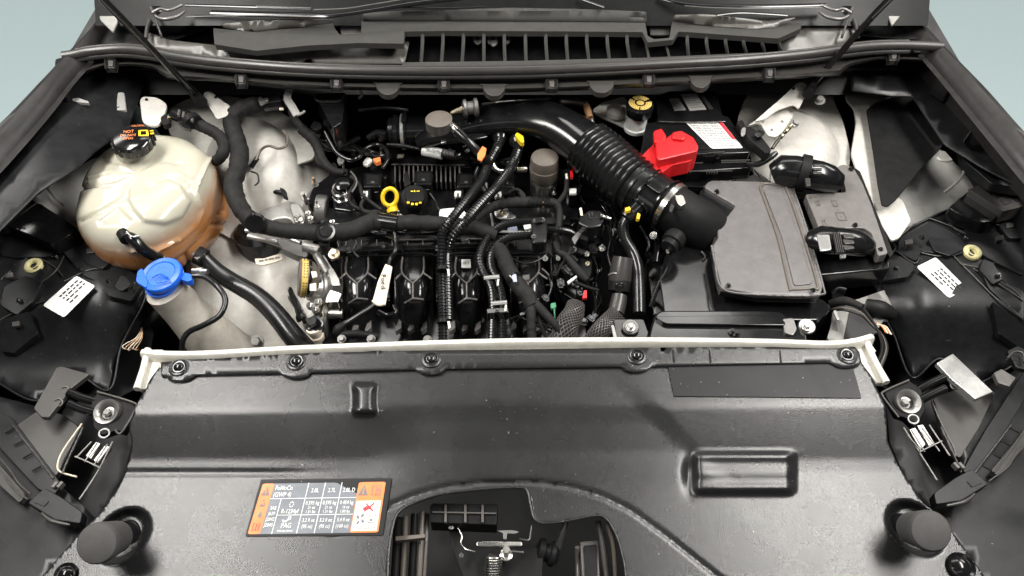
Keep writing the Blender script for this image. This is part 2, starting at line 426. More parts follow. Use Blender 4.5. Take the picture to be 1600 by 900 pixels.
wing([(1740,330),(1660,262),(1600,202),(1545,140),(1498,92),(1462,55),(1428,15),(1400,-30)], [(1680,370),(1610,300),(1562,240),(1512,178),(1468,120),(1440,85),(1402,42),(1370,-30)], .12, 'right wing edge')
# dark inner wing panels
sheet('inner_wing', [(-70,350),(42,222),(112,128),(150,60),(250,60),(222,140),(200,200),(150,235),(120,262),(60,300),(-60,420)], lambda x, y: .02+.06*sst(260, 60, x), 'hl', car, step=22)
sheet('inner_wing', [(1690,430),(1562,240),(1468,120),(1420,60),(1330,90),(1330,140),(1395,150),(1425,150),(1475,225),(1540,265),(1610,300)], lambda x, y: .03, 'hl', car, step=22)
# grey body metal
sheet('apron', [(40,300),(75,262),(104,250),(96,240),(108,246),(118,262),(140,250),(170,240),(330,180),(480,190),(500,560),(380,560),(230,470),(185,400),(150,372),(115,357),(60,318)], lambda x, y: lerp(-.16, -.30, sst(180, 480, x)) if x > 150 else lerp(-.06,-.16,sst(40,150,x)), 'bodyg', car, step=22)
sheet('apron', [(1305,130),(1345,140),(1356,170),(1372,232),(1384,320),(1398,300),(1440,262),(1468,232),(1500,262),(1532,300),(1500,330),(1440,345),(1400,372),(1390,390),(1375,440),(1395,480),(1340,560),(1290,560),(1310,430),(1352,400),(1330,320),(1300,250)], -.10, 'bodyg', car, step=20)
slab('apron_flange', [(1321,142),(1352,138),(1380,131),(1393,134),(1394,153),(1383,156),(1356,168),(1354,178),(1368,225),(1371,245),(1384,320),(1400,306),(1411,313),(1418,330),(1424,345),(1419,352),(1405,372),(1393,376),(1376,350),(1350,300),(1330,240),(1338,190),(1334,168),(1322,155)], -.05, .006, 'body', car, r=5)
for (x, y, r) in ((1346,144,2.6),(1360,205,2)): put('bolt', 'hole_plug', x, y, -.049, r, 'ink', car)
slab('apron_flange', [(218,155),(224,150),(246,152),(262,163),(256,180),(248,196),(232,196),(222,190)], .025, .006, 'body', car, r=7)
put('bolt', 'hole_plug', 229, 156, .026, 2.5, 'ink', car)
tube('apron_rib', [(62,300,-.03),(66,288,-.03),(78,274,-.03),(88,262,-.03)], 1.6, 'body', car)
tube('apron_rib', [(70,285,-.05),(76,296,-.06),(90,312,-.08),(98,320,-.1)], 2.2, 'bodyg', car)
slab('apron_tab', [(84,258),(92,250),(104,254),(108,264),(96,264)], 0, .004, 'body', car)
tube('apron_rib', [(1500,258,-.03),(1506,266,-.03),(1498,282,-.05),(1476,300,-.08)], 2.2, 'bodyg', car)
slab('apron_tab', [(1463,246),(1474,234),(1490,250),(1480,252),(1468,250)], .0, .004, 'body', car)
# flap (dark plate) on the right, dark plates on the left
slab('splash_shield', [(1354,171),(1368,160),(1394,152),(1426,150),(1446,180),(1478,216),(1470,232),(1440,262),(1400,312),(1388,322),(1378,320),(1372,290),(1364,235)], -.03, .004, 'blkm', car, r=3)
slab('shield_patch', [(1424,148),(1440,140),(1462,150),(1482,178),(1495,196),(1486,212),(1474,214),(1440,170)], -.015, .004, 'bodyg' if False else 'fend', car, r=6)
tube('shield_edge', [(1441,168,-.01),(1460,193,-.01),(1477,214,-.01)], 1.4, 'wht', car)
slab('splash_shield', [(75,200),(112,160),(134,168),(120,205),(98,232),(84,222)], .0, .004, 'fend', car, r=5)
slab('splash_shield', [(134,168),(168,150),(182,200),(162,236),(122,258),(100,236),(122,205)], -.01, .004, 'blkm', car, r=5)
tube('shield_edge', [(124,200,.004),(112,216,.004),(100,231,.004)], 1.2, 'fend', car)
# strut towers : heightfield domes
def dome(name, cx, cy, rx, ry, zt, zb, m, extra=None, pw=2.6, squash=0, label=None):
    vs = []; fs = []; n = 56; rr = [0, .15, .3, .45, .58, .68, .76, .83, .89, .94, 1.0, 1.06, 1.1]
    for r in rr:
        for i in range(n):
            a = 2*pi*i/n; px = cx+rx*r*cos(a); py = cy+ry*r*sin(a)
            z = zt-(zt-zb)*sst(.35, 1.1, r)**pw*1.0
            if extra: z += extra(r, a)
            vs.append(W(px, py, zt)+Vector((0, 0, z-zt)))
    for j in range(len(rr)-1):
        for i in range(n): p = j*n+i; q = j*n+(i+1) % n; fs.append((p, q, q+n, p+n))
    return link(name, pydata(name, vs, fs), m, car, sharp=60, label=label)
slab('inner_panel', [(258,172),(296,152),(350,148),(420,160),(470,196),(496,246),(430,268),(320,268),(262,206)], -.075, .006, 'body', car, r=14)
dome('strut_tower', 386, 226, 106, 84, -.04, -.15, 'body', lambda r, a: .006*sin(3*a)*r+.008*exp(-((r-.62)/.05)**2), 1.3)
slab('inner_panel', [(1296,132),(1330,140),(1348,175),(1350,300),(1374,384),(1330,384),(1296,262)], -.10, .006, 'body', car, r=8)
dome('strut_tower', 1248, 214, 96, 84, -.03, -.12, 'body', lambda r, a: .005*sin(3*a+1)*r-.007*exp(-((r-.55)/.05)**2), 1.4)
sheet('inner_panel', [(318,270),(345,250),(480,250),(500,350),(470,420),(510,560),(380,560),(300,470),(290,410)], lambda x, y: -.17-.06*sst(380,520,y)+.012*sin(x/24), 'body', car, step=16)
slab('inner_panel', [(1165,150),(1180,138),(1250,134),(1300,150),(1318,190),(1330,240),(1322,300),(1260,320),(1170,250),(1150,190)], -.07, .01, 'body', car, r=14)
# body tabs for the bonnet strut ends
slab('strut_tab', [(316,150),(320,143),(329,142),(346,156),(361,166),(356,180),(338,186),(333,176)], .03, .003, 'body', car, r=5)
put('bolt', 'hole_plug', 337, 152, .031, 2.4, 'ink', car)
slab('strut_tab', [(1222,152),(1246,129),(1256,128),(1262,136),(1258,150),(1248,171),(1240,163),(1214,172),(1195,186),(1178,190)], .03, .003, 'body', car, r=5)
put('bolt', 'hole_plug', 1240, 139, .031, 2.6, 'ink', car)
slab('tower_bracket', [(1168,196),(1200,176),(1238,166),(1240,180),(1222,208),(1212,214),(1200,212),(1188,192)], .012, .004, 'body', car, r=4)
for (x, y) in ((1192,190),(1206,203),(1222,190)): put('bolt', 'hole_plug', x, y, .013, 2.2, 'bodyg', car)
put('bolt', 'tower_bolt', 1281, 158, .0, 8, 'bodyg', car, axis=(-.3, -.2, 1)); put('bolt', 'tower_bolt', 1193, 139, .0, 5, 'bodyg', car)
slab('inner_panel', [(925,172),(940,160),(975,150),(985,165),(980,200),(960,190),(940,182)], -.03, .006, 'body', car, r=5)
# windscreen
raw('windscreen', [W(150,40,.13), W(1450,40,.13), (1.0, 2.3, .62), (-1.0, 2.3, .62)], [(0, 1, 2, 3)], 'glass')
# cream crossmember
def rail(name, top, z0, prof, m, parent, label=None, cat=None, zl=None):
    P = spline(path3(top, z0), 6); vs = []; fs = []; n = len(prof)
    for i, p in enumerate(P):
        t = (P[min(i+1, len(P)-1)]-P[max(i-1, 0)]).normalized(); s = Vector((t.y, -t.x, 0)).normalized()
        for (d, h) in prof: vs.append(p+s*d+Vector((0, 0, h)))
    for i in range(len(P)-1):
        for j in range(n-1): a = i*n+j; fs.append((a, a+1, a+n+1, a+n))
    fs.append(tuple(range(n))); fs.append(tuple(range((len(P)-1)*n, len(P)*n)))
    return link(name, pydata(name, vs, fs), m, parent, sharp=28, label=label, cat=cat)
rp = [(-.001,-.03),(-.001,-.002),(.002,0),(.0075,0),(.0095,-.003),(.0105,-.010),(.012,-.017),(.0225,-.0175),(.0225,-.03)]
rl = rail('crossmember_rail', [(222,545),(262,548),(330,547),(450,540),(600,534),(760,529),(900,527),(1060,527),(1200,529),(1290,532),(1330,529),(1362,521)], .012, rp, 'cream', car)
for sx, P1 in ((1, [(231,546),(224,575),(214,608)]), (-1, [(1352,528),(1366,562),(1385,598)])):
    tube('rail_leg', [(x, y, .004) for x, y in P1], [5.5, 4.8, 6], 'cream', car, n=14)
    slab('rail_web', [(x+sx*2, y) for x, y in P1]+[(x+sx*(24 if y < 580 else 14), y) for x, y in P1[::-1]][0:3], -.004, .01, 'cream', car, r=2)
for x in (430, 520, 622, 735, 858, 933, 1030, 1128, 1180):
    y = interp([(230,566),(450,556),(760,547),(1060,543),(1300,548)], x)-2
    slab('rail_notch', [(x-8,y-3),(x+8,y-3),(x+5,y+1),(x-5,y+1)], -.0040, .002, 'cream', car, r=2, bevel=.0004)
for x in (1050, 1094, 1215):
    slab('rail_seam', [(x-.7,534),(x+.7,534),(x+.7,547),(x-.7,547)], -.0038, .002, 'tag', car, r=0, bevel=0)
# ============================================================= FRONT COVER
def arcy(x):   # groove line
    return smo([(520,838),(560,815),(600,794),(650,773),(700,760),(760,753),(830,752),(890,760),(940,774),(985,796),(1040,836),(1090,876),(1140,915)], x, 12)
def smo(tab, x, w_=5):
    def lin(q):
        if q <= tab[0][0]: return tab[0][1]
        for (a, va), (b, vb) in zip(tab, tab[1:]):
            if q <= b: return va+(vb-va)*(q-a)/(b-a)
        return tab[-1][1]
    return (lin(x-w_)+lin(x-w_*.5)+2*lin(x)+lin(x+w_*.5)+lin(x+w_))/6
def zc(x, y):
    a = smo([(545,0),(643-.02*(x-300)/2,-.007),(718,-.042),(738,-.0475),(905,-.070)], y)
    b = smo([(545,0),(630,-.008),(660,-.021),(705,-.037),(760,-.050),(905,-.070)], y)
    X0 = 1012+(y-630)*.95; t = sst(540, 660, x)*(1-sst(X0-26, X0+22, x)); z = lerp(a, b, t)
    if x < 560: z -= .0025*exp(-((y-739)/4.)**2)*(1-sst(400, 560, x))
    rs = sst(1045+(y-650)*.5, 1095+(y-650)*.35, x)*sst(655, 690, y)*(1-sst(712, 722, y)); z += 0*rs
    if 480 < x < 1160: z -= .0038*exp(-((y-arcy(x))/3.4)**2)*sst(500, 560, x)
    # loop-shaped hump
    hx = sst(550, 557, x)*(1-sst(583, 590, x)); z += .013*hx*sst(598, 603, y)*(1-sst(640, 652, y))
    z -= .005*exp(-((x-584)/4.)**2)*sst(606, 612, y)*(1-sst(636, 642, y)) + .005*exp(-((x-556)/4.)**2)*sst(606, 612, y)*(1-sst(636, 642, y))
    # long raised blister, fluted
    b = sst(1078, 1094, x)*(1-sst(1228, 1248, x))*sst(702, 714, y)*(1-sst(760, 778, y))
    z += b*(.010+.0010*cos((y-711)/27*2*pi))
    z -= .008*exp(-((x-1078)/9.)**2-((y-738)/22.)**2)
    for (cx, cy, rx, ry, ang) in ((190,838,50,44,-.75),(1430,826,50,44,.75)):
        dx, dy = x-cx, y-cy; u = dx*cos(ang)+dy*sin(ang); v = -dx*sin(ang)+dy*cos(ang)
        q = sqrt((u/54)**2+(v/36)**2); z -= .022*(1-sst(.72, 1.02, q))
    return z
c_out = [(249,573),(300,570),(460,561),(640,557),(800,555),(1000,552),(1200,551),(1339,551),(1347,568),(1362,590),(1384,634),(1387,690),(1405,730),(1440,782),(1492,836),(1560,930),(40,930),(75,890),(120,838),(158,800),(190,752),(203,715),(206,690),(201,668),(212,634),(236,590)]
c_hole = rnd([(603,940),(606,880),(614,820),(622,800),(642,788),(690,772),(760,764),(815,762),(826,770),(830,790),(836,812),(846,819),(880,815),(930,806),(945,808),(958,824),(968,850),(976,884),(976,940)], 6)
c_hole = [(x, min(y, 929.0)) for x, y in c_hole]
fc = thing('front_cover', 'wide grained graphite plastic cover over the radiator with orange label and latch opening', 'engine cover', W(800,700,-.08))
hole = [(x, min(y, 925)) for x, y in c_hole]
panel = sheet('panel', c_out, zc, 'cover', fc, step=4, holes=[hole], r=7, thick=.004, sharp=75)
def zo(o): return lambda x, y: zc(x, y)+o
# rim lip round the latch opening
tube('opening_lip', [(x, y, zc(x, y)+.001) for x, y in [(606,900),(608,860),(615,818),(624,800),(645,787),(690,772),(760,764),(812,762),(824,768),(829,790),(835,811),(848,818)]], 2.2, 'cover', fc, n=8)
tube('opening_lip', [(x, y, zc(x, y)+.001) for x, y in [(848,818),(880,815),(930,806),(946,810),(958,826),(968,850),(976,884),(978,905)]], 1.6, 'cover', fc, n=8)
def sl(x): return smo([(245,588),(463,583),(674,577),(995,573),(1360,566)], x, 2)
up = [(251,566),(300,561),(460,552),(640,548),(800,546),(1000,543),(1200,542),(1336,542),(1343,550),(1346,566)]
lo = []
for x in range(1344, 250, -6):
    y = sl(x)-.5
    for fx in (280, 463, 674, 995, 1323):
        if abs(x-fx) < 22: y += 9*sqrt(max(0, 1-((x-fx)/22)**2))
    lo.append((x, y))
sheet('upper_strip', up+lo, lambda x, y: zc(x, y)+.0045, 'cover', fc, step=9, r=0, thick=.004, sharp=60)
# decal panel
def surf(name, quad, zf, m, parent, nu=12, nv=6, rr=.0, **k):
    q = Quad(quad, zf, .0005); vs = [q.p(i/nu, j/nv) for j in range(nv+1) for i in range(nu+1)]
    fs = [(j*(nu+1)+i, j*(nu+1)+i+1, (j+1)*(nu+1)+i+1, (j+1)*(nu+1)+i) for j in range(nv) for i in range(nu)]
    me = pydata(name, vs, fs)
    if me.polygons[0].normal.z < 0: me.flip_normals()
    link(name, me, m, parent, **k); return q
surf('decal', [(1043,569),(1331,569),(1346,622),(1053,619)], zo(.0012), 'decal', fc, label='smooth black rectangular decal')
for x in (1050, 1107, 1217): slab('strip_seam', [(x,547),(x+2.5,547),(x+5,566),(x+2.5,566)], zc(x,560)+.0055, .002, 'blkm', fc, r=0, bevel=0)
# push pins
for i, (x, y) in enumerate([(280,574),(463,565),(674,561),(995,556),(1323,555)]):
    z = zc(x, y)+.0045
    lathe('fastener_seat', W(x, y+1, z-.001), (0, 0, 1), [(0, PX(16,x,y,z)), (.002, PX(15.5,x,y,z)), (.003, PX(14,x,y,z))], 'cover', fc)
    put('pin', 'push_pin', x, y, z+.002, 11.5, 'blk', fc, axis=(0, -.15, 1))
for (x, y, r) in ((1500,886,22),(104,898,18)):
    z = zc(x, y); lathe('round_plug', W(x, y, z), (0, -.1, 1), [(0, PX(r,x,y,z)), (.004, PX(r,x,y,z)), (.006, PX(r*.9,x,y,z)), (.004, PX(r*.7,x,y,z)), (.008, PX(r*.4,x,y,z)), (.009, .001)], 'blk', fc)
# bonnet rubber buffers
for (x, y, cx, cy, lab_) in ((204,832,150,850,'round grey rubber bonnet buffer in the left recess of the front cover'), (1404,822,1456,830,'round grey rubber bonnet buffer in the right recess of the front cover')):
    t = thing('bonnet_buffer', lab_, 'rubber buffer', W(x, y, zc(x, y)-.02), 'bonnet buffers on the front cover')
    s = -1 if x < 800 else 1
    b0 = W(x, y, zc(x, y)-.012); top = W(cx, cy, .014); ax = top-b0
    h = ax.length
    lathe('threaded_base', b0-ax.normalized()*.01, ax, [(0,.030),(.006,.030),(.008,.024),(.012,.023),(.013,.019),(.03,.018)], 'blk', t, n=36)
    lathe('rubber_head', b0+ax*.42, ax, [(0,.016),(.004,.022),(h*.3,.0245),(h*.48,.0265),(h*.53,.0262),(h*.565,.024),(h*.585,.017),(h*.59,.001)], 'capg', t, n=40)
# ---- refrigerant label
lb = thing('refrigerant_label', 'orange, slate and white refrigerant data label on the front of the graphite cover', 'label', W(495,795,zc(495,795)))
def lq(c, o): return Quad(c, zc, o)
def zq(x, y, o=.0016): return (x, y, zc(x, y)+o)
QB = Quad([zq(408,749), zq(612,747), zq(598,836), zq(383,838)], 0, .0002); QB.body('backing', 'decal', lb, .02, thick=.002)
Q = Quad([zq(411,756), zq(603,753), zq(591,832), zq(387,835)], 0, .0011)
pts = rnd([(0,0),(1,0),(1,1),(0,1)], .05, 4)
def lpoly(name, uv, m, l=0): 
    return Q.poly(name, uv, m, lb, l)
Q.off = .0004; lpoly('print', rnd([(0,0),(1,0),(1,1),(0,1)], .055, 4), 'lgrey', 0); Q.off = .0004
class Q2(Quad): pass
QQ = Quad(Q.c, 0, .0003)
QQ.poly('orange_panel', rnd([(0,0),(.095,0),(.095,1),(0,1)], .03, 3), 'org', lb, 2)
QQ.poly('orange_panel', rnd([(.782,0),(1,0),(1,1),(.782,1)], .03, 3), 'org', lb, 2)
QQ.rects('white_panel', [(.790,.38,.985,.965)], 'lcream', lb, 3)
ls = []
for u in (.335,.475,.615,.70): pass
lw = .006
def ln(a, b, c, d): ls.append((min(a,c)-(lw/2 if a == c else 0), min(b,d)-(.012/2 if b == d else 0), max(a,c)+(lw/2 if a == c else 0), max(b,d)+(.012/2 if b == d else 0)))
for u in (.375,.51,.645): ln(u, 0, u, 1)
ln(.185,.31,.185,1); ln(.095,.31,.782,.31); ln(.185,.64,.782,.64)
QQ.rects('rule_lines', ls, 'lwht', lb, 3)
asp = 3.3
QQ.text([('FoMoCo',.185,.10,.13),('(GWP 4)',.185,.235,.13),('2.0L',.44,.16,.12),('2.7L',.575,.16,.12),('2.0L D',.714,.16,.12),
 ('SAE',.143,.50,.10),('J639',.142,.61,.10),('J2842',.142,.72,.10),('J2845',.142,.83,.10),('R-1234yf',.28,.57,.125),('PAG',.28,.85,.14),('WSS-M2C300-A2',.28,.95,.055),
 ('0.595 kg',.443,.41,.105),('21 oz',.443,.50,.085),('1.31 lbs',.443,.585,.085),('0.595 kg',.578,.41,.105),('21 oz',.578,.50,.085),('1.31 lbs',.578,.585,.085),
 ('0.454 kg',.714,.41,.105),('16 oz',.714,.50,.085),('1.00 lbs',.714,.585,.085),('3.2 fl oz',.443,.75,.10),('(95 cc)',.443,.87,.10),('3.2 fl oz',.578,.75,.10),('(95 cc)',.578,.87,.10),('5.4 fl oz',.714,.75,.10),('(160 cc)',.714,.87,.10)],
 'lettering', 'lwht', lb, 4, asp)
def tri(u, v, s): return [(u, v-s), (u+s/asp*1.05, v+s*.8), (u-s/asp*1.05, v+s*.8)]
QQ.poly('warning_triangle', tri(.047,.16,.10), 'inkg', lb, 4); QQ.poly('warning_triangle', tri(.832,.17,.12), 'inkg', lb, 4)
QQ.rects('exclamation_mark', [(.044,.11,.05,.22)], 'org', lb, 5); QQ.rects('exclamation_mark', [(.829,.11,.835,.25)], 'org', lb, 5)
def book(u, v, s, m='lred'):
    a = s/asp; QQ.rects('book_symbol', [(u-a,v-s*.7,u-a+.005,v+s*.8),(u+a-.005,v-s*.7,u+a,v+s*.8),(u-a,v+s*.74,u+a,v+s*.82),(u-a,v-s*.78,u-.01,v-s*.7),(u+.01,v-s*.78,u+a,v-s*.7),(u-.003,v-s*.7,u+.003,v+s*.8),(u+a*.35,v-s*.4,u+a*.55,v+s*.2),(u+a*.35,v+s*.35,u+a*.55,v+s*.5)], m, lb, 4)
book(.935,.17,.12,'inkg'); book(.05,.86,.09,'lred')
QQ.rects('hand_symbol', [(.03,.43,.07,.45),(.035,.40,.045,.43),(.058,.39,.066,.43),(.045,.33,.056,.36),(.025,.45,.06,.462)], 'inkg', lb, 4)
QQ.poly('flame_symbol', [(.05,.55),(.062,.60),(.064,.66),(.052,.69),(.038,.66),(.040,.61),(.047,.62)], 'inkg', lb, 4)
def fan(u, v, s, m):
    for k in range(4):
        a = k*pi/2; pts = []
        for t, r in ((0,.15),(.1,.6),(.35,1),(.8,1),(.95,.6),(.5,.3)): pts.append((u+cos(a+t)*r*s/asp, v+sin(a+t)*r*s))
        QQ.poly('fan_blade', pts, m, lb, 5)
fan(.845,.74,.12,'inkg')
QQ.rects('glove_symbol', [(.905,.66,.965,.675),(.905,.66,.91,.80),(.905,.80,.95,.815),(.948,.80,.953,.84),(.96,.67,.965,.82),(.92,.74,.94,.78)], 'inkg', lb, 4)
QQ.poly('cross_symbol', [(.865,.44),(.875,.43),(.94,.58),(.93,.60)], 'lred', lb, 5); QQ.poly('cross_symbol', [(.93,.42),(.94,.44),(.87,.60),(.86,.59)], 'lred', lb, 6)
QQ.poly('cross_symbol', [(.85,.53),(.875,.49),(.90,.49),(.905,.54),(.88,.57),(.86,.57)], 'lred', lb, 7)
QQ.rects('small_print', [(.815+.02*i,.905,.815+.02*i+(.015 if i % 3 else .008),.925) for i in range(8)], 'inkg', lb, 4)
def gear(u, v, s, m='lwht'):
    rs = []
    for k in range(8): a = k*pi/4; rs.append((u+cos(a)*s/asp-.004, v+sin(a)*s-.01, u+cos(a)*s/asp+.004, v+sin(a)*s+.01))
    QQ.rects('snow_symbol', rs, m, lb, 4)
gear(.28,.43,.05); gear(.292,.70,.03)
QQ.poly('oilcan_symbol', [(.235,.74),(.245,.73),(.262,.75),(.285,.72),(.288,.735),(.27,.78),(.25,.78)], 'lwht', lb, 4)
# ---- latch
la = thing('bonnet_latch', 'bonnet latch with steel striker bar and coil spring in the front opening', 'latch', W(780,860,-.2))
zl = -.10
slab('latch_plate', [(700,822),(716,824),(722,850),(736,858),(845,856),(850,845),(845,930),(735,930),(705,850)], zl-.015, .004, 'blkm', la, r=4)
slab('striker_bar', [(744,846),(760,845),(816,846),(816,853),(790,853),(760,854),(744,853)], zl+.02, .004, 'steel', la, r=3)
slab('release_lever', [(776,829),(800,828),(812,831),(804,834),(792,833),(792,842),(786,842),(786,833)], zl+.026, .004, 'castd', la, r=3)
lathe('pivot_pin', W(791,868,zl), (0,0,1), [(0,.009),(.004,.009),(.005,.005),(.022,.005)], 'steel', la)
tube('pivot_washer', [(800,861,zl+.01),(818,863,zl+.01)], 1.5, 'steel', la)
sp = []
c0 = W(772,868,zl+.005); c1 = W(770,925,zl-.02)
ax = (c1-c0).normalized(); xx = ax.orthogonal().normalized(); yy = ax.cross(xx); nt_ = 14*14
for i in range(nt_): a = 2*pi*i/14; sp.append(c0.lerp(c1, i/nt_)+(xx*cos(a)+yy*sin(a))*.0115)
vs, fs = sweep(sp, [.0014]*len(sp), 6); link('coil_spring', pydata('coil_spring', vs, fs), 'steel', la)
tube('spring_core', [(772,866,zl),(770,925,zl-.03)], 9, 'castd', la)
tube('wire_rod', [(716,825,zl),(722,838,zl),(720,848,zl),(728,858,zl+.004),(742,862,zl+.004)], 1.4, 'steel', la)
tube('wire_rod', [(812,842,zl),(826,844,zl+.01),(829,835,zl+.01),(831,822,zl+.01)], 1.6, 'castd', la)
put('bolt', 'bolt', 705, 823, zl, 5, 'steel', la); put('stud', 'bolt', 721, 868, zl, 4, 'castd', la)
# ribbed sensor bar, cable, bracket inside the opening
rb = thing('latch_beam', 'dark ribbed plastic beam behind the bonnet latch', 'bracket', W(730,800,-.12))
bm0 = slab('beam', [(672,790),(676,786),(778,787),(776,820),(672,816)], -.085, .03, 'blkm', rb, r=2)
for x in (696, 727, 754): 
    slab('rib', [(x-2,788),(x+2,788),(x+2,816),(x-2,816)], -.080, .006, 'fend', rb, r=0, bevel=.001)
slab('rib', [(676,799),(775,801),(775,803),(676,801)], -.081, .003, 'fend', rb, r=0, bevel=0)
sb = thing('opening_side_bracket', 'brown-black plastic rib bracket at the left side of the latch opening', 'bracket', W(640,850,-.2))
for i, (x, w_, c) in enumerate(((622,7,'blkm'),(634,5,'brown'),(648,6,'blkm'),(660,5,'brown'),(668,3,'fend'))):
    tube('rib', [(x, 800+abs(3-i)*3, -.09-.004*i), (x-2, 850, -.11), (x-6, 920, -.13)], w_, c, sb, n=8)
slab('cross_rib', [(618,838),(664,834),(664,840),(618,845)], -.085, .01, 'brown', sb, r=1)
cb = thing('release_cable', 'dark release cable with rubber grommet inside the latch opening', 'cable', W(866,860,-.2))
tube('cable', [(884,815,-.09),(878,835,-.1),(872,856,-.12)], [5,5,6], 'castd', cb)
lathe('grommet', W(872,868,-.13), (-1,.2,.2), [(0,.012),(.006,.018),(.012,.018),(.014,.013),(.02,.013),(.022,.018),(.03,.018),(.034,.008)], 'blkm', cb)
bk = thing('opening_bracket', 'upright black bracket box at the right side of the latch opening', 'bracket', W(925,870,-.2))
slab('box', [(906,846),(935,844),(938,930),(912,930)], -.10, .05, 'fend', bk, r=3)
slab('inner_face', [(912,852),(932,850),(934,930),(916,930)], -.096, .003, 'blkm', bk, r=3)
tube('upright_rib', [(934,814,-.09),(942,850,-.10),(950,920,-.12)], 5, 'fend', bk, n=8)
tube('upright_rib', [(948,818,-.09),(958,850,-.10),(962,900,-.12)], 4, 'brown', bk, n=8)
tube('upright_rib', [(902,855,-.1),(903,880,-.12),(904,920,-.12)], 4, 'fend', bk, n=8)
# ============================================================= COWL
def zw(x, y): return .10+.045*sst(110, 10, y)
cw = thing('windscreen_cowl', 'warm grey plastic cowl with slotted air intake below the windscreen', 'cowl', W(800,60,.08))
def ct(x): return interp([(150,60),(250,85),(400,97),(630,98),(800,97),(1000,92),(1220,82),(1330,64),(1480,55)], x)
# lower sloping gloss panel (left), and right end
sheet('lower_panel', [(232,50),(262,62),(330,70),(400,74),(480,66),(600,62),(640,64),(632,99),(500,99),(400,97),(320,90),(255,82),(222,74)], lambda x, y: zw(x, y)-.012, 'cowls', cw, step=14)
sheet('lower_panel', [(1218,80),(1214,62),(1252,40),(1300,25),(1330,30),(1345,55),(1330,66),(1270,80),(1222,86)], lambda x, y: zw(x, y)-.012, 'cowls', cw, step=14)
# deep trough behind the slots
raw('trough', [W(625,102,.07), W(1232,88,.07), W(1240,42,.085), W(620,46,.085)], [(0, 1, 2, 3)], 'blk', cw)
# upper band with notches
def ub(x): return interp([(335,42),(400,50),(480,41),(560,33),(640,33),(1010,33),(1100,42),(1200,44),(1252,30)], x)
band = [(333,44),(400,50),(490,40),(520,36),(524,46),(531,54),(564,52),(565,32),(700,32),(1008,34),(1012,56),(1022,61),(1046,59),(1050,34),(1110,40),(1180,44),(1215,42),(1252,29),(1252,44),(1216,60),(1160,56),(1060,49),(1052,62),(1012,66),(1004,50),(900,49),(700,48),(632,49),(631,68),(560,67),(480,71),(400,79),(335,69)]
slab('upper_band', band, .135, .012, 'cowl', cw, r=2, bevel=.001)
sheet('upper_slope', [(565,20),(800,12),(900,14),(1010,19),(1012,34),(900,33),(700,32),(565,32)], lambda x, y: .137+.02*sst(34, 12, y), 'cowl', cw, step=10)
sheet('upper_slope', [(1054,24),(1102,22),(1200,33),(1245,28),(1215,42),(1180,45),(1110,40),(1052,34)], lambda x, y: .137+.02*sst(40, 20, y), 'cowls', cw, step=10)
sheet('upper_slope', [(345,38),(420,30),(485,28),(522,30),(520,37),(480,41),(400,49),(350,45)], lambda x, y: .133+.02*sst(50, 28, y), 'cowls', cw, step=10)
slab('notch_floor', [(530,34),(563,32),(564,52),(533,54)], .118, .004, 'fend', cw, r=1); slab('notch_floor', [(1014,26),(1048,30),(1046,54),(1016,54)], .118, .004, 'cowl', cw, r=1)
raw('underfloor', [W(70,148,-.0), W(1530,148,-.0), W(1450,12,.105), W(150,12,.105)], [(0, 1, 2, 3)], 'dark', cw)
xt = [660,692,724,756,788,821,853,885,917,949,980,1009,1040,1074,1104,1134,1162,1191,1217]
xb = [658,690,722,756,789,822,855,887,920,952,984,1014,1046,1076,1107,1137,1166,1195,1222]
for a, b_ in zip(xt, xb):
    yb = ct(b_); y0 = 49 if abs(a-1030) > 30 else 62
    tube('rib', [(a, y0, .128), (a, 67, .122), (b_, yb-1, .10)], 2.6, 'cowl', cw, n=4)
slab('lower_rail', [(628,97),(800,95),(1000,90),(1226,80),(1228,86),(1000,96),(800,101),(628,102)], .103, .01, 'cowl', cw, r=1, bevel=.001)
for (x, y, w_) in ((746,57,14),(770,60,16),(792,56,10)):
    slab('bracket_tab', [(x-w_/2,50),(x+w_/2,50),(x+w_/2,y+8),(x,y+12),(x-w_/2,y+6)], .108, .004, 'fend', cw, r=2)
    put('bolt', 'hole_plug', x, 60, .109, 3, 'dark', cw)
# corner panels of the cowl
sheet('corner_panel', [(150,8),(330,0),(332,42),(258,66),(228,70),(150,76),(118,80),(160,40)], lambda x, y: .10+.01*sin(x/25.), 'blkm', cw, step=14)
sheet('corner_panel', [(1250,0),(1418,0),(1462,62),(1400,60),(1345,55),(1330,66),(1300,25),(1255,32)], lambda x, y: .10+.01*sin(x/25.), 'blkm', cw, step=14)
for (sx, c, lbx) in ((1, 250, 'left'), (-1, 1318, 'right')):
    pv = thing('wiper_pivot', 'crumpled dark metal wiper pivot at the %s corner of the windscreen' % lbx, 'wiper pivot', W(c, 20, .14), 'wiper pivots')
    lathe('boss', W(c, 24, .13), (0, -.3, 1), [(0,.024),(.006,.026),(.012,.022),(.016,.014),(.020,.010)], 'blk', pv)
    tube('fold', [(c-sx*14, 12, .16), (c-sx*6, 26, .16), (c+sx*8, 30, .16), (c+sx*26, 26, .16), (c+sx*38, 18, .16)], [2,3,3,3,2], 'castd', pv)
    tube('fold', [(c-sx*12, 20, .165), (c, 14, .17), (c+sx*14, 16, .17), (c+sx*34, 8, .17)], 2.4, 'castd', pv)
    tube('fold', [(c-sx*16, 30, .14), (c-sx*20, 44, .13), (c-sx*22, 60, .12)], 3, 'cowl', pv)
    tube('fold', [(c-sx*6, 34, .14), (c, 50, .13), (c+sx*3, 60, .12)], 2, 'seal', pv)
    slab('hinge_plate', [(400-sx*246-0*c,0),(400-sx*228,14),(400-sx*216,32),(400-sx*224,50),(400-sx*244,30)] if sx > 0 else [(1388,-4),(1416,-4),(1414,15),(1394,40),(1386,18)], .14, .004, 'bodyg', pv, r=3)
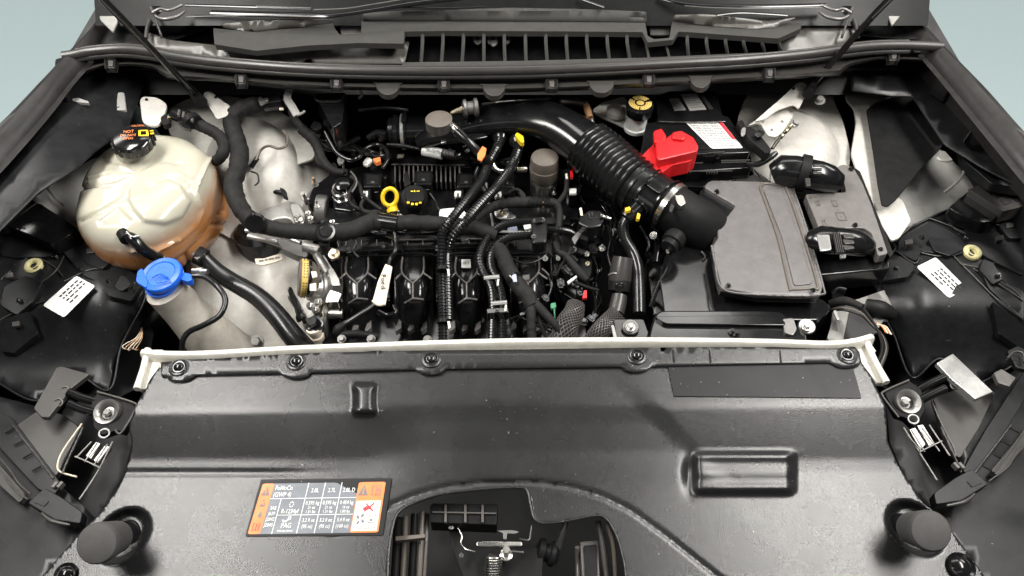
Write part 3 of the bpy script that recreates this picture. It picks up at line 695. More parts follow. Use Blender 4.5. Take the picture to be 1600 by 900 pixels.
# wipers
def strip(name, pts, r, m, parent, flat=.6, **k): return tube(name, pts, r, m, parent, n=8, flat=flat, **k)
w1 = thing('wiper', 'left black wiper arm lying across the base of the windscreen', 'wiper', W(560,12,.15), 'windscreen wipers')
strip('arm', [(290,8,.165),(330,9,.165),(400,11,.165),(486,14,.165)], 3, 'blk', w1); strip('arm_cover', [(330,20,.162),(400,22,.162),(485,24,.162),(520,24,.164),(580,16,.17),(640,6,.175),(720,-4,.18)], [6,6,6,5,5,6,6], 'blk', w1)
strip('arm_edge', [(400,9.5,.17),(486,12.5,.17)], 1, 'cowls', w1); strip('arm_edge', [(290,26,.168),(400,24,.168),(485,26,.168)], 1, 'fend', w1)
strip('blade', [(600,11,.17),(660,12,.17),(720,12,.17),(760,10,.17)], 1.6, 'blk', w1)
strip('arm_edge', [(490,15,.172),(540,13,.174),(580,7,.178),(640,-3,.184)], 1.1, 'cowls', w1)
w2 = thing('wiper', 'right black wiper blade and arm near the right corner of the windscreen', 'wiper', W(1150,10,.15), 'windscreen wipers')
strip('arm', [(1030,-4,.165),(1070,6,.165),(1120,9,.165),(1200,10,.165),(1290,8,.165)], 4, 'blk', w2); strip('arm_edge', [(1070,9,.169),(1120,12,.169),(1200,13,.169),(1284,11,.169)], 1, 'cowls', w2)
strip('blade', [(905,-3,.165),(925,4,.165),(945,11,.165)], 3, 'blk', w2); strip('blade', [(1120,24,.16),(1160,20,.16),(1230,24,.155)], 2.4, 'blk', w2)
# rubber seal and lip below it
se = thing('bonnet_seal', 'long dark rubber bonnet seal running across the cowl edge', 'rubber seal', W(800,100,.10))
SP = [(98,87),(118,84),(145,79),(190,76),(235,80),(270,87),(330,95),(420,103),(520,108),(640,110),(800,109),(920,105),(1040,99),(1160,93),(1260,84),(1320,76),(1370,71),(1420,70),(1472,72)]
tube('tube', [(x, y+1, .118) for x, y in SP], 7.5, 'seal', se, n=16)
tube('upper_lip', [(x, y-6, .122) for x, y in SP[1:-1]], 2.4, 'seal', se, n=8)
tube('lower_lip', [(x, y+10, .108) for x, y in SP[1:-1]], 4.5, 'lip', se, n=10)
lp = thing('cowl_lip', 'dark plastic gutter lip with clips and half-round tabs below the bonnet seal', 'gutter', W(800,125,.06))
LT = [(100,96),(160,91),(230,90),(262,98),(330,107),(420,116),(520,120),(640,122),(800,121),(920,117),(1040,110),(1160,104),(1260,95),(1320,86),(1370,82),(1440,82),(1468,84)]
LB = [(104,128),(160,106),(200,103),(240,107),(262,124),(330,127),(420,134),(520,140),(640,143),(800,145),(920,141),(1040,135),(1160,128),(1260,122),(1312,118),(1325,104),(1372,94),(1440,97),(1470,110)]
def iy(tab, x): return [lerp(a[1], b[1], (x-a[0])/(b[0]-a[0])) for a, b in zip(tab, tab[1:]) if a[0] <= x <= b[0]][0]
vs = []; fs = []; NX = 150
prof = [(0,.098),(.25,.088),(.45,.086),(.55,.092),(.72,.094),(.86,.088),(1.0,.070),(1.0,.03)]
for i in range(NX+1):
    x = lerp(106, 1466, i/NX); a, b_ = iy(LT, x), iy(LB, x)
    for v, z in prof: vs.append(W(x, lerp(a, b_, v), z+0*.1) if z > .04 else W(x, b_+3, z)+Vector((0, .02, 0)))
n = len(prof)
for i in range(NX):
    for j in range(n-1): a = i*n+j; fs.append((a, a+1, a+n+1, a+n))
o = link('gutter', pydata('gutter', vs, fs), 'lip', lp, sharp=50)
for (x, y) in ((172,99),(376,124),(525,129),(693,131),(862,131),(1014,124),(1203,114),(1397,87)):
    s = PX(1, x, y, .095)
    slab('clip', [(x-10,y-8),(x+10,y-8),(x+9,y+7),(x-9,y+7)], .100, .012, 'seal', lp, r=2)
    slab('clip_tongue', [(x-4,y-5),(x+5,y-5),(x+4,y+4),(x-3,y+4)], .103, .004, 'fend', lp, r=2)
    for dx in (-7, 7): slab('clip_ear', [(x+dx-1.5,y-9),(x+dx+1.5,y-9),(x+dx+1.5,y+8),(x+dx-1.5,y+8)], .104, .01, 'blkm', lp, r=0)
for (x, y, w_) in ((606,138,19),(772,140,18),(940,135,20),(1095,127,17)):
    pts = [(x-w_-4,y-9)]+[(x+w_*cos(t), y-8+18*sin(t)) for t in [pi-i*pi/10 for i in range(11)]]+[(x+w_+4,y-9)]
    slab('half_round_tab', pts, .096, .012, 'lip', lp, r=0, bevel=.0025)
for (P, z) in (([(86,92),(104,88),(108,96),(106,150),(96,152),(84,130)], .085), ([(1470,76),(1484,80),(1484,115),(1500,122),(1490,128),(1466,112)], .085)):
    slab('end_block', P, z, .05, 'blkm', lp, r=4)
tube('end_edge', [(64,131,.06),(78,130,.06),(86,125,.07)], 1.6, 'fend', lp); tube('end_edge', [(108,150,.06),(106,130,.07),(110,108,.08),(122,106,.08)], 1.4, 'fend', lp)
tube('end_edge', [(1484,108,.08),(1490,115,.08),(1510,119,.07)], 2, 'fend', lp)
# gas struts
g1 = thing('gas_strut', 'thin black gas strut rising to the upper left corner', 'gas strut', W(300,142,.05), 'bonnet gas struts')
P = [W(306,148,.05), W(158,-4,.34)]
tube('rod', [P[0], P[0].lerp(P[1], .5), P[1]], [.0062]*3, 'blk', g1, raw=True); tube('end_fitting', [W(316,160,.045), W(306,150,.045), W(298,138,.06)], [.011, .011, .007], 'blkm', g1, raw=True)
g2 = thing('gas_strut', 'thin black gas strut rising to the upper right corner', 'gas strut', W(1268,140,.05), 'bonnet gas struts')
P = [W(1270,132,.05), W(1356,34,.2), W(1396,-8,.28)]
tube('rod', P, [.0062]*3, 'blk', g2, raw=True); tube('end_fitting', [W(1262,148,.045), W(1266,140,.045), W(1272,130,.06)], [.011, .011, .007], 'blkm', g2, raw=True)
# ============================================================= HEADLIGHTS
def headlight(side):
    L_ = side == 'left'; X = (lambda x: x) if L_ else (lambda x: 1600-x)
    t = thing('headlight', 'black %s headlight housing seen from behind with white sticker and ivory ring' % side, 'headlight', W(X(90), 450, -.15), 'headlight housings')
    if L_:
        main = [(-60,350),(20,352),(58,358),(110,384),(128,370),(140,358),(160,366),(186,395),(228,432),(226,470),(190,540),(170,610),(110,580),(60,626),(0,600),(-60,620)]
        sheet('housing', main, lambda x, y: -.07-.10*sst(440, 600, y)-.035*sst(150, 240, x), 'hl', t, step=12, thick=.01)
        sheet('side_wall', [(150,470),(226,470),(240,520),(225,600),(150,640),(90,600),(0,640),(0,560)], lambda x, y: -.24, 'dark', t, step=20)
        slab('vent_box', [(-60,300),(0,302),(44,316),(0,348),(-60,352)], -.02, .03, 'blkm', t, r=2)
        for k in range(5):
            tube('vent_bar', [(-10+k*11,300+k*2.4,-.016),(-26+k*9,352-2*k,-.016)], 1.4, 'fend', t, n=6)
        for k in range(3): tube('vent_bar', [(-40,312+k*14,-.014),(38-k*14,322+k*11,-.014)], 1.2, 'fend', t, n=6)
        slab('dark_cover', [(8,352),(52,318),(62,317),(118,354),(110,366),(82,382),(50,368)], -.035, .03, 'blk', t, r=4)
        tube('edge', [(56,318,-.032),(6,352,-.032)], 1.6, 'seal', t)
        ridges = [[(0,372),(22,360),(60,370),(80,382)],[(30,398),(96,352+30),(130,372)],[(0,438),(52,398),(90,404)],[(8,475),(80,430),(100,400)],[(60,402),(86,418),(98,432)],[(100,440),(150,420),(200,436)],[(0,500),(40,480),(70,470)]]
    else:
        main = [(1660,330),(1602,322),(1560,352),(1522,320),(1478,330),(1450,342),(1402,366),(1393,378),(1397,392),(1350,432),(1366,470),(1395,520),(1425,590),(1470,560),(1520,600),(1600,560),(1660,560)]
        sheet('housing', main, lambda x, y: -.07-.10*sst(450, 600, y)-.035*sst(1450, 1360, x), 'hl', t, step=12, thick=.01)
        sheet('side_wall', [(1350,432),(1366,470),(1400,560),(1372,600),(1440,640),(1600,640),(1600,560),(1400,480)], lambda x, y: -.24, 'dark', t, step=20)
        slab('vent_box', [(1514,296),(1545,280),(1590,268),(1660,262),(1660,318),(1600,322),(1568,330)], -.02, .03, 'seal', t, r=2)
        for k in range(4):
            x0, y0 = 1540+k*18, 290-k*5
            for j in range(3): slab('vent_opening', [(x0+j*11,y0+j*11),(x0+12+j*11,y0-4+j*11),(x0+20+j*11,y0+4+j*11),(x0+8+j*11,y0+8+j*11)], -.0185, .002, 'dark', t, r=1, bevel=0)
        slab('dark_cover', [(1482,324),(1514,298),(1566,330),(1550,346),(1536,348),(1500,335)], -.035, .03, 'blk', t, r=4)
        tube('edge', [(1513,296,-.03),(1568,330,-.03)], 1.6, 'cowl', t); tube('edge', [(1534,347,-.05),(1553,341,-.05)], 1.6, 'cowl', t); tube('edge', [(1568,334,-.03),(1600,322,-.03)], 1.6, 'cowls', t)
        ridges = [[(1452,341),(1500,360),(1560,396),(1562,402)],[(1400,392),(1428,411),(1436,404),(1434,398)],[(1480,345),(1500,362),(1560,385),(1580,388)],[(1520,420),(1580,450),(1600,470)],[(1562,402),(1540,418),(1500,412)],[(1555,440),(1600,470)],[(1440,395),(1470,400),(1494,388)],[(1405,370),(1428,350)],[(1600,420),(1545,404)],[(1488,398),(1520,430),(1560,470),(1600,500)]]
    def zh(x, y):
        return (-.07-.10*sst(440, 600, y)-.035*sst(150, 240, x)) if L_ else (-.07-.10*sst(450, 600, y)-.035*sst(1450, 1360, x))
    for R_ in ridges: tube('ridge', [(x, y, zh(x, y)+.003) for x, y in R_], 1.3, 'seal', t, n=8)  # lighter grey puts edge highlights into the ridge colour
    steps = ([[(0,356),(20,352),(58,362),(100,384),(70,402),(20,402),(0,398)],[(96,392),(140,366),(186,400),(222,432),(190,455),(130,430)],[(8,412),(40,404),(70,408),(50,440),(0,470),(0,430)]] if L_ else
             [[(1405,372),(1452,345),(1488,362),(1528,388),(1490,400),(1440,392),(1432,408),(1402,392)],[(1505,348),(1530,356),(1600,398),(1600,430),(1560,412),(1512,384)],[(1532,420),(1600,455),(1600,500),(1545,450)]])
    bd = [p for p in main if -40 < p[0] < 1640]; tube('outline_bead', [(x, y, zh(x, y)+.002) for x, y in bd], 2.0, 'hl', t, n=8)
    for S_ in steps: slab('step', [(x, y, zh(x, y)+.006) for x, y in S_], 0, .012, 'hl', t, r=5, bevel=.0015)
    rx, ry = (54, 417) if L_ else (1518, 396)
    z = zh(rx, ry)+.006
    lathe('adjuster_ring', W(rx, ry, z-.004), (0, -.1, 1), [(0,PX(14,rx,ry,z)),(.005,PX(14,rx,ry,z)),(.008,PX(12,rx,ry,z)),(.009,PX(8,rx,ry,z)),(.007,PX(5.5,rx,ry,z)),(.002,PX(5,rx,ry,z))], 'ring', t)
    lathe('adjuster_socket', W(rx, ry, z+.0035), (0, -.1, 1), [(0,PX(5,rx,ry,z)),(.0005,PX(4.6,rx,ry,z))], 'ink', t)
    c = [(119,431),(149,447),(100,496),(67,477)] if L_ else [(1432,417),(1462,402),(1510,450),(1483,466)]
    zz = max(zh(x, y) for x, y in c)+.008
    if L_: q = Quad([(67,477,zz-.01),(119,431,zz),(149,447,zz),(100,496,zz-.01)], 0, .0004)
    else: q = Quad([(1462,402,zz),(1510,450,zz-.01),(1483,466,zz-.01),(1432,417,zz)], 0, .0004)
    st = q.body('sticker', 'lab', t, .08, thick=.001)
    st2 = []
    random.seed(3)
    for r_ in range(4):
        u = .36 if L_ else .30
        while u < (.95 if r_ < 3 else .6):
            wd = random.uniform(.05, .13); st2.append((u, .2+r_*.17, min(.96, u+wd), .27+r_*.17)); u += wd+.03
    q.rects('sticker_print', st2, 'ink', t, 2, kind='stuff')
    return t
headlight('left'); headlight('right')
# blurred shell edges above each headlight (upper carrier)
for side in (0, 1):
    X = (lambda x: x) if not side else (lambda x: 1600-x)
    t = thing('carrier_bracket', 'greasy black upper carrier bracket beside the %s wing' % ('right' if side else 'left'), 'bracket', W(X(50), 270, -.02), 'upper carrier brackets')
    dy = 8 if side else 0
    slab('hood', [(X(-40),262),(X(0),246),(X(30),224-dy*2.5),(X(72),216-dy*2.5),(X(96),238-dy*2),(X(88),250-dy*2),(X(40),258-dy),(X(0),275),(X(-40),290)], .03, .012, 'blkm', t, r=5)
    slab('channel', [(X(-40),290),(X(20),262-dy),(X(60),246-dy),(X(98),240-dy*2),(X(96),256-dy),(X(50),295-dy),(X(-40),300)], .012, .02, 'hl', t, r=5)
    tube('edge', [(X(2),246-dy,.032),(X(32),220-dy*2,.032),(X(70),216-dy*2.5,.032),(X(94),236-dy*2,.032)], 1.3, 'cowl', t)
    tube('edge', [(X(60),246-dy*1.6,.014),(X(94),239-dy*2,.014),(X(97),244-dy*2,.014)], 1.2, 'tag', t)
    put('bolt', 'washer', X(26), 266-dy, .016, 12, 'castd', t); put('bolt', 'bolt', X(56), 252-dy, .016, 7, 'castd', t); put('bolt', 'washer', X(48), 276-dy, .012, 6, 'hl', t)
    for k in range(6): put('bolt', 'rivet', X(20+k*12), 284-k*7-dy, .014, 3+k % 3, 'hl', t)
    slab('grey_patch', [(X(-30),262-dy),(X(0),254-dy),(X(30),246-dy),(X(34),252-dy),(X(0),268-dy),(X(-30),272-dy)], .015, .003, 'castd', t, r=4)
# front brackets and bumper carriers
def carrier(side):
    L_ = side == 'left'; k = 0 if L_ else 1
    t = thing('bumper_carrier', 'ribbed black bumper carrier with round boss on the %s of the front cover' % side, 'bracket', W(150 if L_ else 1440, 700, -.25), 'bumper carriers')
    if L_:
        sheet('side_panel', [(-60,600),(0,620),(62,636),(98,658),(88,740),(92,756),(140,800),(160,820),(120,862),(60,930),(-60,930)], lambda x, y: -.17, 'hl', t, step=20, thick=.01)
        sheet('inner_face', [(98,640),(150,612),(212,632),(206,690),(195,740),(160,800),(120,860),(80,770),(88,700)], lambda x, y: -.22, 'dark', t, step=16)
        slab('flat_panel', [(52,638),(88,574),(96,572),(140,584),(112,606),(76,652),(64,652)], -.12, .01, 'cowl' if False else 'seal', t, r=3)
        slab('mount_plate', [(152,612),(206,628),(213,637),(194,676),(182,672),(160,680),(146,668),(142,630)], -.13, .014, 'blkm', t, r=4)
        tube('plate_edge', [(152,612,-.126),(206,628,-.126),(212,638,-.126),(190,676,-.126),(180,672,-.126)], 1.6, 'cowls', t)
        bxy = (172, 646); xx_ = [(136,714),(144,690),(165,668)]; yy_ = [(118,715),(156,731)]
        fins = [((143,690),(120,714)),((152,692),(132,722)),((168,694),(146,728))]
        strips = [[(134,712),(150,690),(157,693),(142,717)],[(146,719),(164,696),(172,698),(153,724)]]
        edge = [(176,690),(152,738),(124,780)]; rings = ((163,677,8,'boss_ring'),(102,609,6,'tube_end'),(91,629,7,'tube_end'))
        outline = [(128,662),(98,705),(90,728),(96,738),(120,745)]
        sl = (65,782); armt = [(106,612,-.12),(130,622,-.13),(160,630,-.14)]
        trim = [[(-4,712),(16,735),(30,756),(48,772)],[(-4,728),(14,754),(28,770),(44,780)]]
    else:
        sheet('side_panel', [(1660,560),(1600,570),(1550,600),(1500,640),(1470,650),(1500,720),(1512,750),(1478,790),(1440,795),(1480,840),(1560,930),(1660,930)], lambda x, y: -.17, 'hl', t, step=20, thick=.01)
        sheet('inner_face', [(1378,612),(1420,592),(1500,640),(1512,700),(1515,760),(1470,815),(1420,760),(1390,690),(1386,640)], lambda x, y: -.22, 'dark', t, step=16)
        slab('flat_panel', [(1463,567),(1489,552),(1552,612),(1524,624),(1508,610),(1488,594)], -.11, .01, 'silv', t, r=2)
        slab('mount_plate', [(1381,612),(1420,594),(1440,608),(1446,640),(1430,668),(1414,652),(1400,648)], -.13, .014, 'blkm', t, r=4)
        tube('plate_edge', [(1420,594,-.126),(1382,611,-.126),(1380,620,-.126),(1404,652,-.126)], 1.6, 'cowls', t)
        bxy = (1414, 630); fins = [((1424,672),(1445,706)),((1440,668),(1468,705)),((1452,664),(1484,712)),((1418,680),(1440,706))]
        strips = [[(1421,671),(1430,668),(1446,694),(1438,703)],[(1433,665),(1442,663),(1460,692),(1452,697)]]
        edge = [(1412,668),(1436,706),(1464,750)]; rings = ((1427,655,8,'boss_ring'),(1480,585,6,'tube_end'),(1492,602,7,'tube_end'))
        outline = [(1450,612),(1470,660),(1490,700),(1492,716)]
        sl = (1523,752); armt = [(1478,588,-.12),(1452,600,-.13),(1430,612,-.14)]
        trim = [[(1604,672),(1588,690),(1566,722),(1553,738)],[(1604,688),(1590,705),(1574,730),(1545,752)]]
    x, y = bxy; z = -.125; a_ = (0, -.35, 1)
    lathe('boss', W(x, y, z-.01), a_, [(0,.022),(.012,.022),(.015,.020),(.013,.015),(.009,.011),(.004,.010)], 'cast', t)
    put('bolt', 'bolt', x-2, y+2, z-.004, 9, 'castd', t)
    for (x, y, r, nm) in rings:
        s = PX(r, x, y, z); P = [W(x, y, z+.004)+Vector((s*cos(a), s*sin(a)*.8, s*.3*sin(a))) for a in [i*pi/8 for i in range(17)]]
        tube(nm, P, [.0015]*17, 'cowls' if nm == 'tube_end' else 'lab', t, raw=True, n=6)
    for a, b_ in fins: tube('fin', [(a[0], a[1], z), ((a[0]+b_[0])/2, (a[1]+b_[1])/2, z-.002), (b_[0], b_[1], z-.004)], 1.2, 'bodyg', t, n=6)
    for S_ in strips: slab('fin_plate', S_, z-.006, .01, 'cast', t, r=1)
    tube('edge', [(a, b_, z-.005*i) for i, (a, b_) in enumerate(edge)], 1.3, 'bodyg', t, n=6)
    tube('cross_bar', [(117,713,z),(136,721,z),(157,731,z)] if L_ else [(1437,706,z),(1455,697,z),(1472,689,z)], 1.1, 'bodyg', t, n=6)
    tube('rim', [(a, b_, z-.02) for a, b_ in outline], 1.6, 'tag' if L_ else 'fend', t, n=6)
    tube('rail', armt, [7, 7, 7], 'blk', t, n=8); tube('rail', [(a, b_+18, c) for a, b_, c in armt], [7, 7, 7], 'blk', t, n=8)
    x, y = sl; sg = 1 if L_ else -1
    slab('slot_block', [(x-22*sg,y+4),(x+4*sg,y-20),(x+30*sg,y-6),(x+64*sg,y+18),(x+60*sg,y+36),(x+20*sg,y+30)], -.125, .02, 'hl', t, r=4)
    slab('slot', [(x-13*sg,y+2),(x-6*sg,y-8),(x+12*sg,y),(x+4*sg,y+9)], -.1235, .002, 'dark', t, r=2, bevel=0)
    for d in (0, 8): slab('clip_rib', [(x+(14+d)*sg,y-22),(x+(22+d)*sg,y-31),(x+(26+d)*sg,y-29),(x+(18+d)*sg,y-20)], -.12, .01, 'fend', t, r=1)
    tube('latch_strip', [(x+0*sg,y+20,-.12),(x+16*sg,y+32,-.12),(x+44*sg,y+38,-.12)], [2,4,2], 'seal', t)
    for T_ in trim: tube('trim_edge', [(a, b_, -.13) for a, b_ in T_], 1.4, 'cowl', t, n=6)
    return t
carrier('left'); carrier('right')
for (sx, P) in ((0, [(-80,560),(0,700),(28,770),(62,790),(120,810),(150,830),(60,935),(-80,935)]), (1, [(1680,560),(1600,690),(1572,740),(1530,770),(1470,790),(1455,800),(1560,935),(1680,935)])):
    sheet('bumper_skin', P, -.20, 'blkm', car, step=30)
# ============================================================= COOLANT TANK
tk = thing('coolant_tank', 'milky white ribbed coolant tank with amber coolant low inside and a black cap', 'coolant tank', W(235,320,-.16))
def proj(p):
    q = Vector(p)-CAM; dz = q.dot(Vector((0, CT, -ST))); return (800+FP*q.x/dz, 450-FP*(q.dot(Vector((0, ST, CT))))/dz)
def dseg(p, a, b):
    ax, ay = b[0]-a[0], b[1]-a[1]; t = max(0, min(1, ((p[0]-a[0])*ax+(p[1]-a[1])*ay)/(ax*ax+ay*ay)))
    return sqrt((p[0]-a[0]-ax*t)**2+(p[1]-a[1]-ay*t)**2)
def blob(name, cx, cy, rx, ry, h_up, h_dn, z, m, parent, shape, n=180, rings=80, sharp=70, lines=(), plates=(), e=.42, zp=1.2):
    """closed rounded body with moulded grooves and ridges; lines = (depth, width_px, [points])"""
    c = W(cx, cy, z); s = depth(cx, cy, z)/FP; fy = 1/(ST+(cy-450)/FP*CT); V = []; fs = []
    for j in range(rings+1):
        t = -pi/2+pi*j/rings; rr = max(0., cos(t))**e; zz = (h_up if t > 0 else h_dn)*(abs(sin(t))**zp)*(1 if t > 0 else -1)
        for i in range(n):
            a = 2*pi*i/n; q = shape(a); V.append(Vector((c.x+rx*s*q*rr*cos(a), c.y+ry*s*fy*q*rr*sin(a), c.z+zz)))
    vs = []
    for v in V:
        d = 0; p = proj(v)
        for dp, wd, pts in lines:
            m_ = min(dseg(p, a, b) for a, b in zip(pts, pts[1:])) if len(pts) > 1 else 99
            if m_ < wd*3: d += dp*exp(-(m_/wd)**2)
        for hp, wd, pts in plates:
            m_ = min(dseg(p, a, b) for a, b in zip(pts, pts[1:]+pts[:1]))
            if inside(p, pts): d += hp*sst(-wd, wd, m_)
            elif m_ < wd: d += hp*sst(-wd, wd, -m_)
        if d:
            nn = (v-c); k_ = 90 if rx < 2 else 1; nn = Vector((nn.x/(k_*rx*s), nn.y/(k_*ry*s*fy), nn.z/max(h_up, .01))).normalized(); v = v+nn*d
        vs.append(v)
    for j in range(rings):
        for i in range(n): p = j*n+i; q = j*n+(i+1) % n; fs.append((p, q, q+n, p+n))
    return link(name, pydata(name, vs, fs), m, parent, sharp=sharp)
def tshape(a): return 1+.05*cos(2*a+.6)+.03*sin(3*a)+.02*cos(6*a+.5)
LN = [(-.004,3,[(160,251),(187,253),(262,250),(286,256)]), (-.008,2.4,[(114,298),(132,293),(184,284)]), (-.008,2.6,[(124,346),(150,332),(190,310),(240,292)]),
 (.004,1.6,[(139,278),(184,264)]), (.004,1.6,[(139,285),(184,271)]), (.007,2.4,[(334,236),(318,268),(306,296),(314,330),(306,352),(284,372),(244,390),(206,392)])]
PL = [(.007,4,[(198,304),(262,283),(280,290),(297,316),(284,340),(258,350),(226,346),(210,328)]), (-.004,3,[(152,346),(183,322),(206,344),(196,352),(156,354)]), (.004,5,[(190,256),(262,256),(296,282),(262,276),(190,300)])]
OUT = rnd([(133,304),(140,268),(168,242),(215,228),(272,234),(322,262),(338,300),(324,346),(296,384),(244,404),(192,396),(150,368)], 16, 5)
def tshape(a):
    dx, dy = cos(a), -sin(a); best = 1
    for (x1, y1), (x2, y2) in zip(OUT, OUT[1:]+OUT[:1]):
        x1 -= 235; x2 -= 235; y1 -= 318; y2 -= 318; ex, ey = x2-x1, y2-y1; dn = dx*ey-dy*ex
        if abs(dn) < 1e-9: continue
        t = (x1*ey-y1*ex)/dn; u = (x1*dy-y1*dx)/dn
        if t > 0 and -.001 <= u <= 1.001: best = t
    return best
blob('upper_shell', 235, 318, 1, 1, .072, .06, -.05, 'tank', tk, tshape, lines=LN, plates=PL, e=.36, zp=.8)
blob('lower_shell', 266, 335, 84, 74, .050, .06, -.10, 'tank', tk, lambda a: 1+.03*cos(5*a)+.03*sin(2*a), lines=[(-.010,4,[(350,286),(310,290)]),(-.010,4,[(350,330),(306,326)]),(-.009,4,[(350,352),(300,342)]),(-.008,4,[(300,420),(280,380)]),(-.008,4,[(240,420),(236,390)])])
lathe('neck', W(212,236,.02), (0,0,1), [(0,.036),(.016,.034),(.02,.033),(.026,.033)], 'tank', tk)
cp = lathe('cap', W(212,228,.042), (0,-.08,1), [(0,.035),(.004,.037),(.018,.037),(.022,.034),(.024,.030),(.024,.001)], 'blk', tk, n=36)
CB = W(212,228,.042)
for k in range(16):
    a = k*pi/8; me = None
    bx('cap_grip', CB+Vector((cos(a)*.037, sin(a)*.037, .010)), (.004, .006, .016), 'blk', tk, rot=(0,0,a), bevel=.001)
q = Quad([(186,197,.068),(240,195,.068),(246,219,.0665),(180,221,.0665)], 0, .0006)
q.text([('CAUTION',.55,.06,.16),('HOT',.30,.42,.26),('DO NOT',.30,.66,.2),('OPEN',.30,.86,.2)], 'cap_lettering', 'org', tk, 1, 2.0)
q.rects('cap_symbol', [(.56,.34,.82,.42),(.56,.34,.62,.72),(.76,.34,.82,.72),(.56,.66,.82,.74),(.86,.38,.96,.46),(.86,.54,.96,.64)], 'yel', tk, 1)
hs = thing('tank_hose', 'short glossy black hose with steel clamps leaving the front of the coolant tank', 'hose', W(230,390,-.12))
tube('hose', [(194,368,.0),(208,374,.0),(226,392,-.02),(250,404,-.05)], [8,9.5,9,8], 'blk', hs); tube('clamp', [(192,364,.0),(198,374,.0)], 10, 'blkm', hs, n=14)
tube('clamp', [(250,402,-.065),(256,409,-.07)], 9, 'steel', hs, n=14); tube('clip_wire', [(198,362,.015),(206,370,.015),(218,368,.01)], 1.6, 'steel', hs)
# washer filler
wf = thing('washer_filler', 'milky washer filler neck with a bright blue flip cap', 'washer filler', W(340,500,-.25))
tube('neck', [(258,452,-.045),(282,478,-.09),(312,508,-.13),(345,545,-.19),(375,570,-.24)], [31,31,36,42,46], 'wash', wf, n=28)
lathe('collar', W(258,450,-.05), (-.12,-.05,1), [(0,.026),(.012,.029),(.014,.029)], 'blue', wf)
cpb = W(256,434,-.030)
lathe('cap', cpb, (-.10,-.10,1), [(0,.034),(.003,.036),(.009,.036),(.012,.034),(.013,.026),(.0115,.024),(.0115,.001)], 'blue', wf, n=40)
slab('cap_tongue', [(214,424),(222,418),(232,440),(228,450),(212,440)], -.020, .006, 'blue', wf, r=4)
slab('cap_hinge', [(280,424),(298,428),(300,437),(294,440),(282,436)], -.022, .012, 'blue', wf, r=2); tube('cap_rib', [(238,434,-.0135),(250,428,-.0135),(262,434,-.0135)], 1.4, 'blue', wf)
tube('cap_rib', [(246,441,-.0135),(258,440,-.0135),(266,438,-.0135)], 1.2, 'blue', wf)
# ============================================================= HOSES AND HARNESSES (left)
def H(name, label, cat, at): return thing(name, label, cat, W(*at))
t = H('radiator_hose', 'thick black radiator hose running down from beneath the coolant tank', 'hose', (400,460,-.15))
tube('hose', [(318,404,-.07),(338,424,-.09),(366,442,-.11),(400,462,-.12),(430,490,-.13),(462,530,-.15),(500,570,-.18)], [13,14,14,15,16,17,18], 'rub', t, n=18)
tube('clamp', [(308,398,-.06),(320,404,-.065)], 15, 'blkm', t, n=18); slab('clamp_lug', [(298,396),(316,388),(322,396),(306,406)], -.05, .008, 'castd', t)
t = H('washer_hose', 'thin black washer hose curving in front of the washer filler neck', 'hose', (320,500,-.15))
tube('hose', [(296,432,-.05),(318,432,-.05),(340,448,-.05),(352,468,-.06),(344,492,-.07),(318,508,-.08),(296,518,-.09),(286,532,-.10),(284,550,-.12)], 4.6, 'rub', t)
lathe('fitting', W(302,424,-.05), (1,-.2,.2), [(0,.006),(.01,.006),(.012,.008),(.018,.008),(.02,.005),(.03,.005)], 'steel', t)
t = H('wire_bundle', 'bare tan wire ends sticking out of black tape beside the left headlight', 'wires', (215,520,-.2))
tube('tape_wrap', [(262,472,-.13),(244,492,-.15),(224,512,-.17)], [9,9,6], 'tape', t)
for k in range(6): tube('wire', [(222,512,-.16),(212+k*2,528,-.15),(192+k*4,540+k % 3*3,-.15),(196+k*4,546,-.155)], .8, 'copper' if k % 2 else 'tag', t, n=5)
t = H('main_harness', 'thick cloth-taped wiring harness snaking from the firewall across the engine top', 'wiring harness', (500,350,-.06))
tube('trunk', [(456,158,.02),(410,162,.02),(380,168,.02),(362,184,.015),(366,208,.01),(374,236,0),(372,262,-.01),(364,288,-.02),(372,318,-.03),(392,344,-.04),(430,358,-.045),(470,362,-.045),(510,364,-.045),(550,360,-.045),(582,346,-.045),(600,348,-.045),(650,348,-.045),(690,350,-.045),(740,356,-.05),(775,368,-.06)], [9,11,12,12,13,14,14,14,14,13,12,12,13,14,13,12,12,12,12,10], 'tape', t, kind='tape', n=14)
tube('shiny_wrap', [(412,162,.024),(440,158,.024)], 13, 'blk', t, n=14); slab('connector_row', [(402,152),(418,148),(420,156),(404,160)], .04, .01, 'silv', t)
tube('tape_band', [(594,346,-.045),(622,350,-.045)], 14, 'blk', t, n=14)
tube('tie_strap', [(400,346,-.03),(398,350,-.022)], 15, 'blk', t, n=14)
t = H('cable_bung', 'flat round matt black bung on the taped harness above the oil cap', 'bung', (508,362,-.04))
lathe('bung', W(510,364,-.04), (.1,-.5,1), [(0,.018),(.008,.019),(.010,.017),(.009,.012),(.011,.010),(.011,.001)], 'rub', t)
tube('stem', [(506,378,-.05),(510,392,-.07),(516,404,-.08)], [9,7,5], 'blkm', t)
t = H('tower_connector', 'black multi-pin connector with coloured wires lying on the left strut tower', 'connector', (290,190,.03))
q_ = W(292,186,.035)
tube('body', [(274,178,.03),(290,184,.035),(308,192,.035)], [12,13,12], 'blk', t, n=8, flat=.8); tube('lock_band', [(298,186,.04),(303,192,.04)], 15, 'blkm', t, n=8, flat=.8)
for k in range(4): slab('rib', [(278+k*7,170+k*3),(282+k*7,171+k*3),(280+k*7,180+k*3),(276+k*7,179+k*3)], .052, .006, 'fend', t, r=0)
slab('lever', [(276,188),(296,196),(298,202),(284,198)], .05, .008, 'blk', t)
